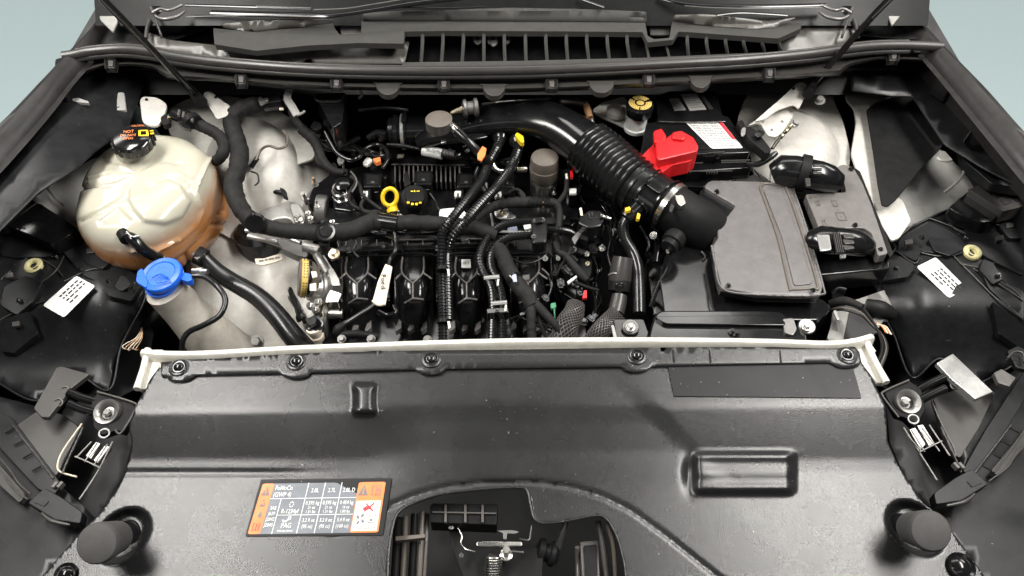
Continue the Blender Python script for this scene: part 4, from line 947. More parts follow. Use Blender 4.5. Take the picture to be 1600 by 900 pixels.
tube('lead', [(306,192,.03),(326,202,.025),(342,212,.02),(350,228,.01),(346,244,0),(336,252,-.02)], [10,9,9,9,9,8], 'tape', t, kind='tape')
for k, m_ in enumerate(('green','tag','copper')): tube('wire', [(262,181+k*2,.03),(270,178+k*2,.034),(276,180+k*2,.034)], 1, m_, t, n=5)
slab('end_plug', [(250,182),(262,176),(266,192),(254,196)], .03, .012, 'blkm', t)
t = H('upper_left_wire', 'thin grey-green wire with clip hanging in the dark left corner', 'cable', (135,180,.04))
tube('wire', [(116,154,.06),(122,168,.05),(134,190,.04),(146,208,.03),(156,224,.02)], [3,2.2,1.6,1.6,1.6], 'bodyg', t, n=8)
slab('clip', [(113,154),(122,153),(138,158),(139,161),(124,160),(114,158)], .07, .006, 'bodyg', t, r=1); slab('clip', [(114,163),(128,163),(130,170),(120,172)], .065, .006, 'blkm', t, r=1)
t = H('tower_tab', 'small pinkish painted peg with black sleeve standing above the coolant cap', 'peg', (188,160,.02))
slab('peg', [(184,144),(194,144),(197,172),(179,172)], .04, .01, 'bodyg', t, r=3); tube('sleeve', [(188,172,.03),(188,196,.02)], 9, 'blkm', t)
# brown cable on the tower
t = H('brown_cable', 'thin glossy brown cable curving over the left strut tower', 'cable', (430,230,-.02))
tube('cable', [(400,250,-.02),(408,234,-.01),(420,228,0),(436,232,0),(448,226,0),(449,212,0),(442,204,0)], 2.2, 'brown', t, n=8); tube('sleeve', [(392,262,-.03),(402,247,-.02)], 4, 'blk', t)
tube('loop', [(392,268,-.03),(402,272,-.03),(404,284,-.03),(398,290,-.03)], 1.4, 'wire', t, n=6)
t = H('tower_pipe', 'black pipe crossing the pale inner wing right of the coolant tank', 'pipe', (370,308,-.1))
tube('pipe', [(334,308,-.10),(370,312,-.10),(400,304,-.09),(432,300,-.08),(446,304,-.08)], [5,5,4,4,4], 'rub', t); slab('plug', [(436,292),(446,296),(450,308),(442,306)], -.07, .01, 'blkm', t)
# ============================================================= ENGINE MOUNT
t = H('engine_mount', 'cast aluminium engine mount arm bolted beside the left strut tower', 'engine mount', (430,350,-.16))
slab('bracket', [(404,330),(428,318),(450,312),(466,318),(476,334),(478,350),(462,352),(450,340),(430,342),(410,352)], -.10, .03, 'cast', t, r=6, bevel=.004)
slab('boss', [(450,318),(468,316),(478,336),(474,350),(460,346)], -.085, .03, 'cast', t, r=6, bevel=.004); put('bolt', 'bolt', 466, 342, -.083, 8, 'steel', t)
tube('arm', [(388,368,-.11),(420,374,-.11),(452,384,-.11),(484,396,-.11)], [5,7,9,8], 'cast', t, flat=.7); tube('arm', [(384,360,-.12),(410,364,-.12),(440,370,-.12),(470,380,-.12)], 4, 'cast', t)
slab('plate', [(430,372),(470,382),(481,392),(480,402),(462,398),(440,388)], -.10, .02, 'castd', t, r=4)
tube('grey_pipe', [(476,386,-.10),(500,392,-.10)], 9, 'cast', t); put('stud', 'stud', 481, 312, -.08, 5, 'steel', t, axis=(-.4,.6,1)); tube('stud_rod', [(472,302,-.06),(480,318,-.09)], 4, 'steel', t)
put('bolt', 'bolt', 456, 354, -.08, 4, 'steel', t)
t = H('mount_rubber', 'round black rubber mount with curved silver label under the aluminium arm', 'engine mount', (410,390,-.2))
lathe('body', W(412,392,-.20), (0,0,1), [(0,.045),(.04,.048),(.06,.046),(.07,.036),(.072,.001)], 'blk', t); tube('lip', [(386,398,-.13),(402,410,-.13),(424,408,-.13)], 2, 'blk', t)
P = [(398,404),(412,404),(428,399),(439,396),(442,405),(428,410),(412,414),(400,413)]
slab('curved_label', P, -.115, .002, 'tag', t, r=2, bevel=0); QL = Quad([(402,406,-.1148),(438,399,-.1148),(440,405,-.1148),(404,412,-.1148)], 0, .0006)
QL.rects('label_print', [(.05,.3,.25,.7),(.3,.3,.42,.7),(.47,.3,.7,.7),(.75,.3,.95,.7)], 'inkg', t, 1)
# lower-left clutter
t = H('lower_pipework', 'dull cast brackets and nuts in the shade below the rubber mount', 'bracket', (400,500,-.25))
slab('bracket', [(380,414),(396,412),(396,428),(382,432)], -.22, .01, 'castd', t); put('stud', 'nut', 383, 424, -.2, 7, 'cast', t, axis=(-1,-.5,.6)); slab('strut', [(412,500),(424,498),(440,540),(420,545)], -.25, .01, 'castd', t)
tube('bar', [(430,450,-.24),(450,470,-.24),(460,500,-.24),(452,530,-.24)], 8, 'castd', t); put('bolt', 'nut', 402, 534, -.2, 11, 'bodyg', t, axis=(0,-.6,1))
# ============================================================= OIL CAP / FILTER AND PUMP
t = H('vacuum_cap', 'black round cap with gold lettering ring beside the intake manifold', 'cap', (480,440,-.14))
ax = Vector((-.92,-.15,.28)); b0 = W(498,436,-.10)
lathe('cap', b0, ax, [(0,.020),(.010,.030),(.014,.032),(.016,.034),(.034,.034),(.036,.032),(.0365,.001)], 'brown', t, n=40)
lathe('rim', b0+ax.normalized()*.015, ax, [(0,.0345),(.004,.0350),(.005,.0345)], 'blk', t, n=40)
lathe('gold_ring', b0+ax.normalized()*.0215, ax, [(0,.0346),(.0002,.0353),(.0105,.0353),(.0108,.0346)], 'gold', t, n=40)
u_ = ax.normalized().orthogonal().normalized(); v_ = ax.normalized().cross(u_)
for r_, cnt in ((.0235, 40), (.0285, 40)):
    for k in range(cnt):
        a = 2*pi*k/cnt; 
        if k % 7 == 3: continue
        pp = b0+ax.normalized()*r_+(u_*cos(a)+v_*sin(a))*.0354
        bx('ring_lettering', pp, (.0022, .0018, .0012), 'ink', t, rot=(0, .3, a), bevel=0)
lathe('hub', b0-ax.normalized()*.005, ax, [(0,.012),(.012,.018),(.02,.022)], 'castd', t)
slab('label_chip', [(486,424),(494,424),(496,432),(488,434)], -.062, .002, 'tag', t, r=1, bevel=0); slab('label_chip', [(484,444),(494,442),(494,454),(484,454)], -.07, .002, 'tag', t, r=1, bevel=0)
t = H('thermostat_housing', 'cast silver housing with flanges at the left end of the intake manifold', 'housing', (505,455,-.14))
lathe('housing', W(512,452,-.13), (-.8,-.3,.5), [(0,.03),(.018,.03),(.02,.026),(.035,.024),(.037,.020)], 'cast', t, n=30)
slab('flange', [(516,452),(534,458),(528,472),(508,472),(510,462)], -.085, .02, 'steel', t, r=2); slab('arm', [(512,420),(520,418),(530,436),(532,446),(518,446)], -.09, .02, 'cast', t, r=3)
slab('arm', [(498,400),(506,398),(520,420),(524,436),(512,432)], -.10, .015, 'cast', t, r=3); tube('pipe', [(494,396,-.09),(502,410,-.1),(512,428,-.1)], 7, 'cast', t)
for (x, y) in ((486,478),(494,484),(498,472)): put('bolt', 'nut', x, y, -.12, 7, 'steel', t, axis=(-.4,-.6,1))
put('bolt', 'flange_bolt', 522, 397, -.07, 9, 'zinc', t, axis=(0,-.3,1)); slab('washer_tab', [(514,386),(530,388),(530,402),(516,406)], -.08, .006, 'castd', t, r=4)
t = H('pulley', 'thin ringed metal pulley edge low at the left end of the engine', 'pulley', (505,500,-.2))
lathe('disc', W(513,500,-.17), (-1,-.05,.1), [(0,.034),(.004,.036),(.006,.033),(.009,.033),(.010,.036),(.014,.036),(.016,.03)], 'castd', t, n=36); lathe('inner_band', W(509,500,-.17), (-1,-.05,.1), [(0,.0362),(.002,.0366),(.003,.0362)], 'zinc', t, n=36)
lathe('shaft', W(536,490,-.15), (-1,0,0), [(0,.009),(.03,.009)], 'steel', t)
t = H('black_sensor_cap', 'black hexagonal sensor cap on a pale ribbed stem near the crossmember', 'sensor', (492,510,-.12))
lathe('stem', W(498,530,-.14), (-.15,.1,1), [(0,.011),(.01,.0125),(.012,.011),(.02,.012),(.022,.013),(.03,.013)], 'tag', t); put('bolt', 'cap', 493, 507, -.11, 14, 'blk', t, axis=(-.2,-.25,1)); lathe('cap_skirt', W(495,516,-.125), (-.15,.1,1), [(0,.014),(.014,.016),(.016,.012)], 'blk', t)
# ============================================================= VALVE COVER / COILS
t = H('valve_cover', 'glossy black plastic valve cover with raised cooling fins', 'valve cover', (680,290,-.14))
slab('body', [(478,318),(488,292),(520,268),(600,250),(760,250),(880,262),(905,300),(900,352),(760,362),(560,362),(500,360)], -.10, .08, 'blk', t, r=8, bevel=.004)
slab('shelf', [(606,222),(740,228),(738,262),(612,256)], -.075, .03, 'blk', t, r=4, bevel=.002); slab('fin_bed', [(612,257),(722,258),(724,288),(612,286)], -.088, .02, 'blkm', t, r=2)
for k in range(15): slab('cooling_fin', [(616+k*7.2,257),(618+k*7.2,257),(618.2+k*7.2,284),(616.2+k*7.2,284)], -.074, .02, 'fend', t, r=0, bevel=0)
tube('fin_rail', [(611,257,-.072),(726,258,-.072)], 1.4, 'cowl', t, n=6); slab('step', [(500,322),(560,330),(590,338),(740,340),(890,338),(890,350),(560,352),(500,348)], -.09, .02, 'blk', t, r=3, bevel=.003)
slab('step', [(520,300),(548,296),(560,320),(552,330),(520,326)], -.085, .02, 'blk', t, r=4, bevel=.003); slab('small_label', [(622,241),(632,240),(630,246),(620,247)], -.0735, .0015, 'tag', t, r=1, bevel=0)
for (x, y) in ((660,220),(703,222),(596,240),(538,268),(766,262),(872,322),(496,322),(842,352),(624,338)): put('stud', 'bolt', x, y, -.072, 5.2, 'steel', t)
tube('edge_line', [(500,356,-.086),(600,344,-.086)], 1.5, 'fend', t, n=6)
COILG = 'ignition coils on the valve cover'
for (x, y, lab_) in ((583,284,'leftmost black ignition coil with a pale connector, left of the yellow dipstick ring'),(662,280,'black ignition coil directly behind the oil filler cap'),(729,284,'black ignition coil right of the cooling fins, behind the white block'),(792,285,'black ignition coil under the corrugated looms, left of the brown canister')):
    c = thing('ignition_coil', lab_, 'ignition coil', W(x, y, -.10), COILG)
    slab('body', [(x-14,y-14),(x+15,y-14),(x+12,y+8),(x-16,y+8)], -.060, .04, 'blk', c, r=3, bevel=.003)
    slab('inset', [(x-10,y-11),(x+11,y-11),(x+9,y+3),(x-11,y+3)], -.0585, .003, 'blkm', c, r=2); slab('chip', [(x-3,y-1),(x+2,y-1),(x+2,y+2),(x-3,y+2)], -.058, .002, 'fend', c, r=0, bevel=0)
    slab('plug_body', [(x-16,y+8),(x-4,y+8),(x-5,y+26),(x-18,y+26)], -.066, .02, 'blkm', c, r=2); slab('plug_clip', [(x-19,y+14),(x-8,y+14),(x-9,y+23),(x-19,y+23)], -.062, .008, 'lab', c, r=2, bevel=.001)
    slab('clip_slot', [(x-15,y+18),(x-12,y+18),(x-12,y+24),(x-15,y+24)], -.0612, .001, 'ink', c, r=0, bevel=0); put('bolt', 'bolt', x+6, y+14, -.075, 5, 'castd', c)
# oil cap, dipstick
t = H('oil_filler_cap', 'black wedge-shaped oil filler cap with yellow print next to the dipstick', 'oil cap', (650,310,-.09))
lathe('neck', W(652,332,-.10), (0,0,1), [(0,.022),(.03,.021),(.03,.001)], 'blk', t); lathe('cap', W(648,314,-.065), (0,-.25,1), [(0,.024),(.004,.026),(.016,.026),(.020,.023),(.021,.001)], 'blkm', t, n=30)
slab('grip', [(634,292),(660,290),(664,304),(662,314),(636,314),(632,304)], -.038, .012, 'blkm', t, r=4, bevel=.003); slab('grip_stem', [(631,270),(637,268),(642,286),(632,292)], -.045, .02, 'blkm', t, r=2)
q = Quad([(634,296,-.037),(662,296,-.037),(662,322,-.043),(634,322,-.043)], 0, .0006)
q.rects('yellow_mark', [(.28,.10,.42,.16),(.47,.06,.53,.18),(.60,.10,.78,.15)], 'yel', t, 1)
q2 = [(638+k*6.2, 316+[0,2.5,2.5,0][k]) for k in range(4)]
for (x, y) in q2: slab('yellow_mark', [(x-2,y-1.5),(x+2,y-1.5),(x+2,y+1.5),(x-2,y+1.5)], -.0405, .002, 'yel', t, r=0, bevel=0)
t = H('dipstick', 'yellow plastic oil dipstick with ring handle', 'dipstick', (610,320,-.09))
c = W(609,308,-.045); n_ = 32; P = []
up = Vector((.12, .55, .8)).normalized(); rt = Vector((1, 0, -.1)).normalized()
for i in range(n_+1): a = 2*pi*i/n_; P.append(c+rt*.0135*cos(a)+up*.0165*sin(a))
tube('ring', P, [.0042]*(n_+1), 'yel', t, raw=True, n=12)
tube('stem', [(612,318,-.06),(614,330,-.07)], [8,7.5], 'yel', t); tube('collar', [(613,326,-.066),(614,331,-.07)], 9, 'yel', t); tube('tube', [(614,330,-.07),(616,342,-.10)], 4, 'steel', t)
# left front top sensors
t = H('cam_sensor', 'shiny ringed metal sensor on the left end of the valve cover', 'sensor', (534,300,-.09))
lathe('body', W(535,310,-.09), (0,-.1,1), [(0,.017),(.008,.018),(.010,.015),(.014,.015),(.016,.017),(.024,.017),(.026,.014),(.034,.014),(.038,.010),(.038,.001)], 'steel', t); lathe('cap', W(535,291,-.052), (0,-.1,1), [(0,.016),(.008,.016),(.010,.012),(.010,.001)], 'blk', t)
t = H('belt_tensioner', 'dark metal cylindrical housing between harness and engine mount', 'housing', (500,320,-.1))
lathe('drum', W(512,330,-.10), (-1,0,.1), [(0,.030),(.002,.032),(.02,.032),(.022,.030),(.022,.02)], 'castd', t, n=36); lathe('face', W(497,330,-.099), (-1,0,.1), [(0,.03),(.003,.028),(.003,.001)], 'blk', t, n=36)
for (x, y) in ((482,334),(486,342),(520,348),(527,355)): put('bolt', 'nut', x, y, -.075, 5, 'steel', t, axis=(-.5,-.3,1))
t = H('small_connectors', 'cluster of black and silver plugs with taped leads at the left rear of the engine', 'connectors', (550,260,-.06))
for (x, y, r, m_, rz) in ((533,254,9,'silv',10),(540,271,8,'blk',5),(575,256,10,'wht',-20),(585,262,9,'blk',-20),(552,242,7,'blk',20),(522,262,8,'blkm',30)): put('conn', 'plug', x, y, -.055, r, m_, t, rz=rz)
slab('orange_lock', [(582,248),(594,245),(595,251),(588,254)], -.035, .01, 'org', t, r=1)
tube('lead', [(470,202,.0),(492,222,-.02),(504,250,-.03),(520,266,-.04),(536,270,-.045)], [7,8,7,6,5], 'tape', t, kind='tape'); tube('lead', [(455,172,.01),(462,188,0),(480,206,-.01),(500,214,-.02)], 6, 'tape', t)
tube('glossy_tube', [(508,206,-.01),(516,222,-.02),(528,240,-.03),(548,250,-.035),(560,246,-.03),(572,232,-.03),(588,226,-.03),(602,232,-.03),(606,248,-.035),(598,262,-.04)], 3.4, 'blk', t)
for P in ([(548,276,-.05),(556,284,-.05),(548,298,-.05),(544,308,-.05),(550,320,-.06),(566,328,-.06),(590,334,-.06)], [(552,276,-.05),(562,290,-.05),(566,304,-.05),(580,316,-.05),(596,328,-.055)], [(568,312,-.05),(564,322,-.055),(572,332,-.06),(590,330,-.06),(598,338,-.06)]): tube('lead', P, 2.8, 'tape', t, n=8)
put('stud', 'stud', 491, 286, -.05, 5, 'copper', t); put('stud', 'nut', 493, 289, -.05, 6, 'castd', t)
# ============================================================= INTAKE MANIFOLD
t = H('intake_manifold', 'glossy black four-runner intake manifold with Y-shaped ribs', 'intake manifold', (690,450,-.2))
slab('rail', [(524,372),(600,366),(900,366),(905,392),(880,402),(620,398),(530,400)], -.10, .05, 'blk', t, r=5, bevel=.004); slab('plenum', [(520,400),(905,392),(920,560),(500,560)], -.19, .06, 'blk', t, r=6)
for k, x in enumerate((559, 646, 730, 826)):
    w_ = 31
    vs = []; fs = []; NY = 14; NXX = 12
    for j in range(NY+1):
        y = lerp(394, 545, j/NY); zt = -.105-.10*sst(.25, 1.1, j/NY)**1.2; ww = w_*(1+.02*sin(j))
        for i in range(NXX+1):
            a = pi*i/NXX; vs.append(W(x-ww*cos(a), y, zt-.035*abs(cos(a))**3.5))
    for j in range(NY):
        for i in range(NXX): a = j*(NXX+1)+i; fs.append((a, a+1, a+NXX+2, a+NXX+1))
    rn = link('runner', pydata('runner', vs, fs), 'blk', t, sharp=60)
    def zr(y): return -.105-.10*sst(.25, 1.1, (y-394)/151)**1.2+.0025
    tube('rib', [(x-30,y_,zr(y_)+.002) for y_ in (397,)]+[(x-10,395,zr(395)+.004),(x+12,395,zr(395)+.004),(x+32,397,zr(397)+.002)], 3.4, 'seal' if k == 0 else 'blk', rn, n=8)
    for P in ([(x-17,402),(x-18,426),(x-1,443)], [(x+16,402),(x+15,426),(x-1,443)], [(x-1,443),(x-1,466)], [(x-18,426),(x-28,436)], [(x+15,426),(x+29,436)], [(x-1,466),(x-14,474)], [(x-1,466),(x+16,468)]):
        tube('rib', [(a, b_, zr(b_)) for a, b_ in P], 1.7, 'fend', rn, n=6)
    tube('rib', [(x-29,436,zr(436)-.006),(x-28,470,zr(470)-.006),(x-27,505,zr(505)-.008)], 1.5, 'blk', rn, n=6)
    for dx in (-20, 0, 20): slab('gusset', [(x+dx-1,494),(x+dx+1,494),(x+dx+1,512),(x+dx-7,518),(x+dx-9,515)], zr(505)-.006, .012, 'seal' if k % 2 else 'fend', rn, r=1, bevel=0)
slab('white_sticker', [(721,405),(735,405),(736,418),(721,418)], -.098, .002, 'lab', t, r=1, bevel=0); Quad([(721,405,-.098),(735,405,-.098),(736,418,-.098),(721,418,-.098)], 0, .0004).text([('05 1',.5,.5,.42)], 'sticker_code', 'ink', t, 1, 1.1)
slab('top_bar', [(528,386),(760,380),(760,386),(528,393)], -.085, .01, 'blk', t, r=2)
for (x, y) in ((545,392),(600,388),(684,388),(770,390),(868,392),(540,484),(636,506),(752,500),(842,500)): put('bolt', 'bolt', x, y, -.088 if y < 400 else -.17, 5, 'castd', t)
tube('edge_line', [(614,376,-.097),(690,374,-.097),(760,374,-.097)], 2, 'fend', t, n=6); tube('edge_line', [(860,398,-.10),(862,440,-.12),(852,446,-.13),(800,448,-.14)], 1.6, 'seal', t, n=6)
slab('side_panel', [(860,392),(905,396),(900,470),(866,450)], -.13, .03, 'blk', t, r=4)
# front row odds
t = H('front_sensor_lead', 'black sleeved sensor lead with cream tag printed with a name in front of the manifold', 'cable', (600,450,-.09))
tube('lead', [(615,356,-.05),(618,376,-.06),(618,392,-.06),(610,404,-.07),(606,420,-.07),(600,440,-.07),(594,462,-.07),(584,478,-.08),(562,492,-.09),(540,506,-.10),(528,514,-.11)], [2.8,3,3.5,3,3,3,4,5,4.5,5,6], 'rub', t)
tg = slab('tag', [(602,412),(613,416),(608,444),(602,476),(582,470),(590,440)], -.052, .004, 'tag', t, r=2, bevel=.001)
Quad([(608,424,-.0515),(608,456,-.0515),(589,460,-.0515),(590,424,-.0515)], 0, .0006).text([('Ford',.5,.5,.62)], 'tag_lettering', 'ink', t, 2, 1.7)
tube('tag_cuff', [(583,470,-.054),(592,476,-.054),(601,474,-.054)], 3, 'tag', t)
tube('elbow', [(536,508,-.10),(528,514,-.10),(530,522,-.11),(560,522,-.11),(590,526,-.12)], [6,7,7,6,6], 'blkm', t); tube('loop', [(590,486,-.10),(604,492,-.11),(618,488,-.11),(616,478,-.11)], 4, 'blk', t)
for (x, y) in ((534,530),(580,530),(668,531)): put('bolt', 'nut', x, y, -.1, 7, 'castd', t, axis=(0,-.4,1))
t = H('white_block', 'blank white plastic block on the harness above the second runner', 'block', (706,336,-.04))
slab('block', [(686,326),(716,323),(730,332),(728,346),(700,350),(686,348)], -.036, .022, 'wht', t, r=5, bevel=.003)
slab('foot', [(722,340),(734,352),(732,374),(720,376)], -.06, .01, 'castd', t, r=3)
# ============================================================= TURBO INTAKE DUCT
t = H('turbo_inlet', 'ringed black plastic duct with clamp behind the valve cover', 'duct', (640,200,-.02))
lathe('duct', W(606,206,-.03), (1,.02,.02), [(0,.022),(.004,.028),(.012,.030),(.014,.034),(.022,.034),(.024,.030),(.030,.030),(.032,.035),(.04,.035),(.042,.031),(.05,.031),(.09,.028)], 'blk', t, n=36)
lathe('band', W(628,206,-.03), (1,.02,.02), [(0,.036),(.001,.037),(.006,.037),(.007,.036)], 'silv', t, n=36); slab('spout', [(628,176),(636,174),(634,188),(626,190)], .01, .01, 'blkm', t)
tube('small_tube', [(575,216,-.03),(590,208,-.02),(604,212,-.02)], [5,6,8], 'blk', t); put('conn', 'plug', 596, 218, -.01, 7, 'blk', t)
t = H('intake_duct', 'wide glossy black intake duct with flexible bellows sweeping to the airbox', 'intake duct', (900,240,-.03))
tube('duct', [(654,222,-.02),(690,208,0),(740,192,.01),(800,184,.015),(850,188,.015),(886,206,.01),(920,232,.005)], [14,20,26,32,37,40,43], 'blk', t, n=32, flat=.75)
tube('duct_wing', [(690,222,0),(730,216,.01),(760,212,.01)], [6,9,5], 'blk', t, n=16, flat=.5)
tube('bellows', [(918,230,.006),(944,252,0),(972,276,-.005),(990,290,-.008)], [42,44,44,43], 'rub', t, kind='bellows', n=48)
tube('cuff', [(982,282,-.006),(1006,298,-.012),(1036,318,-.018)], [43,41,39], 'rub', t, n=40, flat=.95)
for (x, y, r_) in ((996,292,44),(1008,300,43)): tube('cuff_ridge', [(x,y,-.009),(x+3,y+2,-.0095)], r_, 'rub', t, n=40, flat=.96)
slab('cuff_panel', [(1004,284),(1014,280),(1038,296),(1030,302)], .030, .004, 'rub', t, r=3)
tube('snorkel', [(1030,314,-.018),(1064,334,-.025),(1092,352,-.045),(1112,366,-.075)], [38,38,39,40], 'blkm', t, n=36)
tube('clamp', [(1042,322,-.0195),(1049,326.5,-.0205)], 42, 'steel', t, n=48)
tube('clamp_rim', [(1039,320,-.019),(1041,321.2,-.019)], 43, 'blk', t, n=48)
slab('clamp_screw', [(1054,300),(1068,306),(1072,318),(1062,322),(1056,312)], .022, .01, 'steel', t, r=3); slab('clamp_slot', [(1049,318),(1054,322),(1049,332),(1045,329)], .0175, .003, 'ink', t, r=2, bevel=0)
put('bolt', 'clamp_bolt', 1021, 368, -.03, 6, 'steel', t, axis=(-.3,-.6,.7))
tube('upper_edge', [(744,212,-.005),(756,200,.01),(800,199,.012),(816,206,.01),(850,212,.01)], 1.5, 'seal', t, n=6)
# ============================================================= AIRBOX
t = H('airbox', 'airbox with large grained grey-brown lid and black lower case', 'airbox', (1180,400,-.15))
slab('lid', [(1104,285),(1112,281),(1192,283),(1226,288),(1238,291),(1258,350),(1286,446),(1283,460),(1250,461),(1180,459),(1128,450),(1117,410),(1113,384),(1122,370),(1120,352),(1136,338),(1149,321),(1100,292)], -.025, .012, 'abx', t, r=4, bevel=.003)
slab('lid_edge', [(1106,288),(1192,286),(1232,293),(1284,448),(1280,466),(1180,465),(1124,455),(1110,388),(1117,366),(1134,340),(1146,322)], -.034, .012, 'blk', t, r=4, bevel=.002)
gr = [(1188,293),(1196,287),(1222,291),(1230,298),(1252,360),(1277,444),(1270,450),(1238,452),(1233,446),(1215,370),(1190,300)]
tube('lid_groove', [(x, y, -.0245) for x, y in gr+gr[:1]], 2.4, 'brown', t, n=8)
gi = [(1193,296),(1221,296),(1246,360),(1270,443),(1241,446),(1222,370)]
slab('raised_panel', gi, -.0225, .003, 'abx', t, r=5, bevel=.001)
tube('edge_bead', [(1112,384,-.026),(1117,410,-.026),(1129,451,-.026),(1180,460,-.026),(1250,462,-.026),(1284,460,-.026),(1286,446,-.026),(1258,350,-.026),(1238,291,-.026)], 1.8, 'abx', t, n=6)
slab('intake_hood', [(1093,300),(1100,291),(1149,322),(1140,338),(1116,332),(1090,312)], -.034, .05, 'blk', t, r=3); slab('lower_case', [(1048,372),(1110,352),(1120,460),(1284,466),(1300,480),(1280,500),(1040,500),(1030,430)], -.065, .10, 'blk', t, r=6, bevel=.004)
slab('case_face', [(1010,410),(1060,380),(1120,452),(1160,470),(1150,492),(1020,492)], -.10, .06, 'blk', t, r=5, bevel=.003)
tube('crease', [(1096,393,-.06),(1102,401,-.062),(1098,406,-.062)], 1.5, 'fend', t, n=6); put('stud', 'case_bolt', 1066, 449, -.09, 6.5, 'zinc', t); lathe('round_boss', W(1030,430,-.10), (-.1,-.6,1), [(0,.020),(.003,.021),(.004,.020),(.003,.018),(.002,.001)], 'blk', t, n=36)
slab('flap', [(1070,440),(1084,446),(1086,458),(1074,452)], -.085, .004, 'blkm', t)
slab('grey_web', [(1146,285),(1172,262),(1176,270),(1196,283)], -.04, .004, 'seal', t, r=2); slab('grey_web', [(1178,264),(1188,272),(1206,284),(1196,286)], -.05, .004, 'seal', t, r=2)
t = H('airflow_sensor', 'black airflow sensor plug with braided lead on the airbox snorkel', 'sensor', (1045,385,-.05))
lathe('plug', W(1058,368,-.02), (-.5,-.7,-.1), [(0,.018),(.006,.020),(.02,.020),(.022,.016),(.032,.015),(.034,.008)], 'blkm', t)
tube('lead', [(1044,392,-.04),(1046,408,-.05),(1042,424,-.06),(1032,440,-.07),(1024,458,-.08),(1016,480,-.09)], 4, 'rub', t, kind='loom'); put('conn', 'tip', 1043, 394, -.03, 5, 'steel', t)
tube('strap', [(1018,366,-.03),(1026,374,-.05),(1026,392,-.07),(1024,410,-.08)], [4,7,7,8], 'blk', t, flat=.4)
# ============================================================= BATTERY
t = H('battery', 'black car battery with white warning labels partly under the cowl', 'battery', (1120,220,-.06))
slab('rear_case', [(1024,150),(1046,142),(1120,142),(1128,176),(1136,190),(1028,190)], .015, .06, 'blk', t, r=3, bevel=.002)
slab('case', [(1010,192),(1128,180),(1138,182),(1172,233),(1172,238),(1110,240),(1040,242),(1030,262),(1000,240)], .012, .06, 'blk', t, r=3, bevel=.002)
slab('side_step', [(1032,262),(1044,246),(1172,240),(1176,254),(1174,262),(1040,270)], -.012, .08, 'blk', t, r=3, bevel=.002); slab('lower_case', [(1030,268),(1176,258),(1180,274),(1100,292),(1040,290)], -.04, .08, 'blk', t, r=3, bevel=.002)
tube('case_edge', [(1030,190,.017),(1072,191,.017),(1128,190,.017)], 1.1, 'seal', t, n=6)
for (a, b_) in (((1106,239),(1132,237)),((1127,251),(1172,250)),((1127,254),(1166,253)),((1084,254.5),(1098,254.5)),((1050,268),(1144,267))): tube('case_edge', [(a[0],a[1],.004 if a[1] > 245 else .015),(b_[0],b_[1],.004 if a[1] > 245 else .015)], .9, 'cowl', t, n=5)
for k in range(10): x = 1062+k*4+(k > 4)*22; slab('notch', [(x,265),(x+1.4,265),(x+1.4,270),(x,270)], -.008, .004, 'seal', t, r=0, bevel=0)
lq1 = Quad([(1064,185,.0122),(1122,184,.0122),(1161,232,.0122),(1112,233,.0122)], 0, .0006)
lq1.poly('warning_label', rnd([(0,0),(1,0),(1,1),(0,1),(.0,.62),(-.0,.5)], .04, 2), 'lab', t, 1); lq1.rects('red_band', [(.88,.03,.99,.72)], 'lred', t, 2)
random.seed(5); rs = []
for r_ in range(15):
    for cu_, cw_ in ((.05,.22),(.31,.24),(.60,.24)):
        u = cu_
        while u < cu_+cw_-.02: wd = random.uniform(.02, .08); rs.append((u, .14+r_*.055, min(cu_+cw_, u+wd), .165+r_*.055)); u += wd+.015
lq1.rects('label_print', rs, 'inkg', t, 2, kind='stuff')
lq1.rects('label_symbols', [(.08,.04,.16,.10),(.30,.04,.38,.10),(.52,.04,.58,.10)], 'org', t, 2, kind='stuff'); 
slab('label_gap', [(1062,208),(1082,208),(1096,216),(1110,233),(1098,234),(1070,226)], .0135, .001, 'blk', t, r=5, bevel=0)
for c4, mm in (([(1045,155),(1060,154),(1072,173),(1054,174)],'bodyg'),([(1063,148),(1088,147),(1104,172),(1078,174)],'bodyg'),([(1094,150),(1100,150),(1115,171),(1108,172)],'seal')):
    ql = Quad([(x, y, .0155) for x, y in c4], 0, .0006); ql.poly('rear_label', [(0,0),(1,0),(1,1),(0,1)], mm, t, 1)
    if mm == 'bodyg': ql.rects('label_print', [(.1,.15+.13*k,.9 if k % 2 else .7,.2+.13*k) for k in range(6)], 'inkg', t, 2, kind='stuff')
put('bolt', 'vent', 1121, 247, .002, 3, 'blkm', t); 
t = H('battery_terminal_cover', 'bright red plastic cover over the battery positive terminal', 'terminal cover', (1045,240,.02))
slab('body', [(1024,222),(1040,216),(1050,208),(1066,204),(1084,214),(1092,228),(1090,236),(1030,250),(1026,245)], .05, .035, 'red', t, r=3, bevel=.003)
slab('front_step', [(1028,250),(1090,236),(1088,244),(1078,252),(1050,258),(1034,270)], .032, .03, 'red', t, r=3, bevel=.003)
slab('side_wing', [(1000,246),(1022,224),(1028,248),(1034,268),(1022,274),(1012,268)], .03, .03, 'red', t, r=3, bevel=.003)
slab('tab', [(1021,204),(1034,200),(1042,212),(1036,222),(1022,222)], .05, .01, 'red', t, r=3, bevel=.003); slab('tab', [(1050,206),(1066,203),(1072,210),(1070,218),(1050,216)], .056, .01, 'red', t, r=4, bevel=.003)
t = H('battery_clamp_lead', 'black and silver negative clamp with cables against the right strut tower', 'cable', (1185,220,.02))
slab('clamp', [(1162,196),(1178,200),(1192,216),(1206,234),(1198,240),(1180,226),(1166,212)], .03, .02, 'blkm', t, r=3, bevel=.003); slab('cap', [(1150,190),(1160,186),(1166,198),(1158,200)], .03, .015, 'blkm', t)
